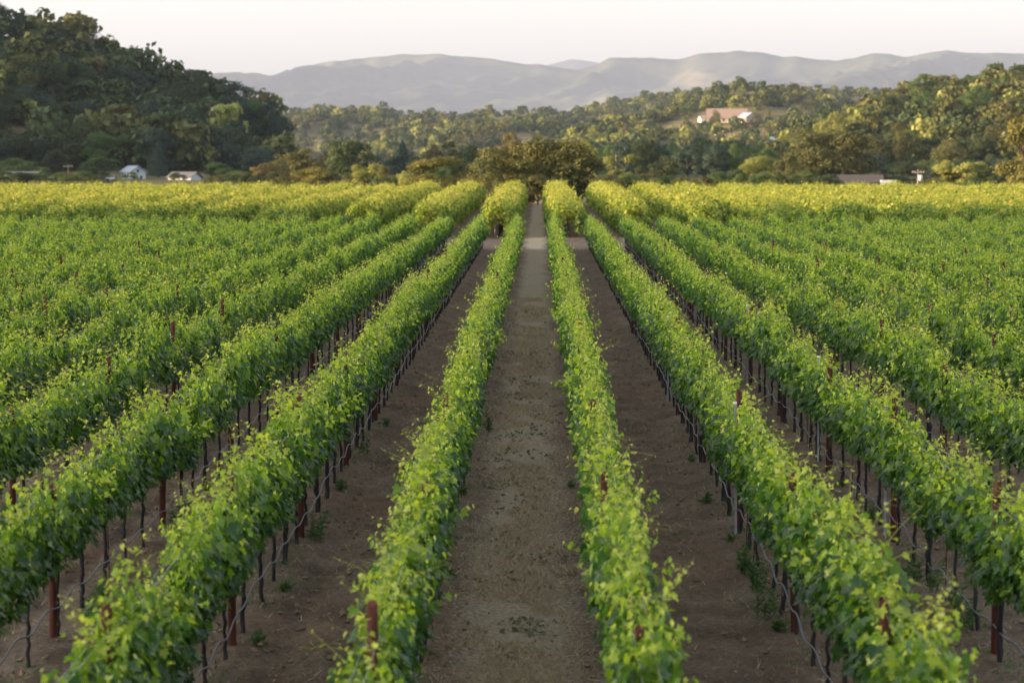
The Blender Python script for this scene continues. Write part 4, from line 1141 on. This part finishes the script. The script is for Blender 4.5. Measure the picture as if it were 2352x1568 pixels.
i = r.integers(-5, 5, n); y = 17 + 70 * r.random(n) ** 1.5
x = ROW0 + ROWSP * i + r.normal(0, 0.45, n) + 0.5
x = np.where(r.random(n) < 0.4, ROW0 - ROWSP / 2 + r.normal(0, 0.45, n), x)
keep = fbm(x * 1.1 + 50, y * 0.8, 3) > 0.53
x, y = x[keep], y[keep]; n = len(x)
P = np.stack([x, y, ground_h(x, y) + 0.02], -1)
leaves(g, P, r.normal(0, 0.45, (n, 3)) + np.array([0, 0, 1]), r.normal(0, 1, (n, 3)), r.uniform(0.03, 0.095, n), np.clip(r.normal(0.5, 0.3, n), 0, 1), LEAF_V * np.array([1, 1, 1.6]), LEAF_F)
tag(g.obj("fallen_leaves", M_fallen), "cut vine leaves fallen on the soil of the aisles", "fallen leaves", kind="stuff")
g = Geo()                                     # grass and green cover along the foot of the rows
n = 30000
i = r.integers(-6, 6, n); y = 17 + 60 * r.random(n) ** 1.4
x = ROW0 + ROWSP * i + r.normal(0, 0.17, n)
keep = fbm(x * 0.9 + 9, y * 0.45, 3) > 0.51
x, y = x[keep], y[keep]; n = len(x)
a = r.uniform(0, 6.28, n)
D = np.stack([np.cos(a), np.sin(a), r.uniform(0.3, 1.8, n)], -1)
leaves(g, np.stack([x, y, ground_h(x, y) + 0.003], -1), np.cross(D, r.normal(0, 1, (n, 3))), D, r.uniform(0.04, 0.12, n), np.clip(r.normal(0.5, 0.25, n), 0, 1), np.array([(-0.07, 0, 0), (0.07, 0, 0), (0, 1, 0)]), np.array([(0, 1, 2)]))
tag(g.obj("grass", M_weed), "sparse green grass growing along the foot of the rows", "grass", kind="stuff")

r = np.random.default_rng(62)                 # crumbs and clods of turned soil
n = 24000
y = 17 + 60 * r.random(n) ** 1.5
x = r.uniform(-9, 9, n)
keep = (np.abs(x - (ROW0 - ROWSP / 2)) > 0.75) | (r.random(n) < 0.25)
keep &= fbm(x * 1.2 + 5, y * 0.9, 3) > 0.44
x, y = x[keep], y[keep]; n = len(x)
octa = np.array([(1, 0, 0), (-1, 0, 0), (0, 1, 0), (0, -1, 0), (0, 0, 0.8), (0, 0, -0.8)], float)
of = np.array([(0, 2, 4), (2, 1, 4), (1, 3, 4), (3, 0, 4), (2, 0, 5), (1, 2, 5), (3, 1, 5), (0, 3, 5)])
sz = 0.010 + 0.042 * r.random(n) ** 3
v = octa[None] * sz[:, None, None] * r.uniform(0.55, 1.4, (n, 6, 1)) + r.normal(0, 0.15, (n, 6, 3)) * sz[:, None, None]
v = v + np.stack([x, y, ground_h(x, y) + sz * 0.35], -1)[:, None]
g = Geo(); g.add(v, (of[None] + (np.arange(n) * 6)[:, None, None]).reshape(-1, 3))
M_clod = plain_mat("turned_soil", (0.13, 0.09, 0.062), (0.27, 0.195, 0.14), 6, 0.95, 0, 10, 0.1)
tag(g.obj("soil_clods", M_clod), "crumbs and clods of turned brown soil in the tilled aisles", "soil clods", kind="stuff")

# ------------------------------------------------------------------ air between here and the mountains
g = Geo(); box(g, -20000, 20000, -6000, 24500, -6.0, 1150.0)
hz, nt, out = new_mat("haze_air")
pv = node(nt, "ShaderNodeVolumePrincipled")
pv.inputs['Color'].default_value = (0.41, 0.485, 0.68, 1)
pv.inputs['Density'].default_value = 0.000048
pv.inputs['Anisotropy'].default_value = 0.1
nt.links.new(pv.outputs[0], out.inputs['Volume'])
tag(g.obj("haze", hz), "thin pale evening haze filling the valley", "haze", kind="stuff")
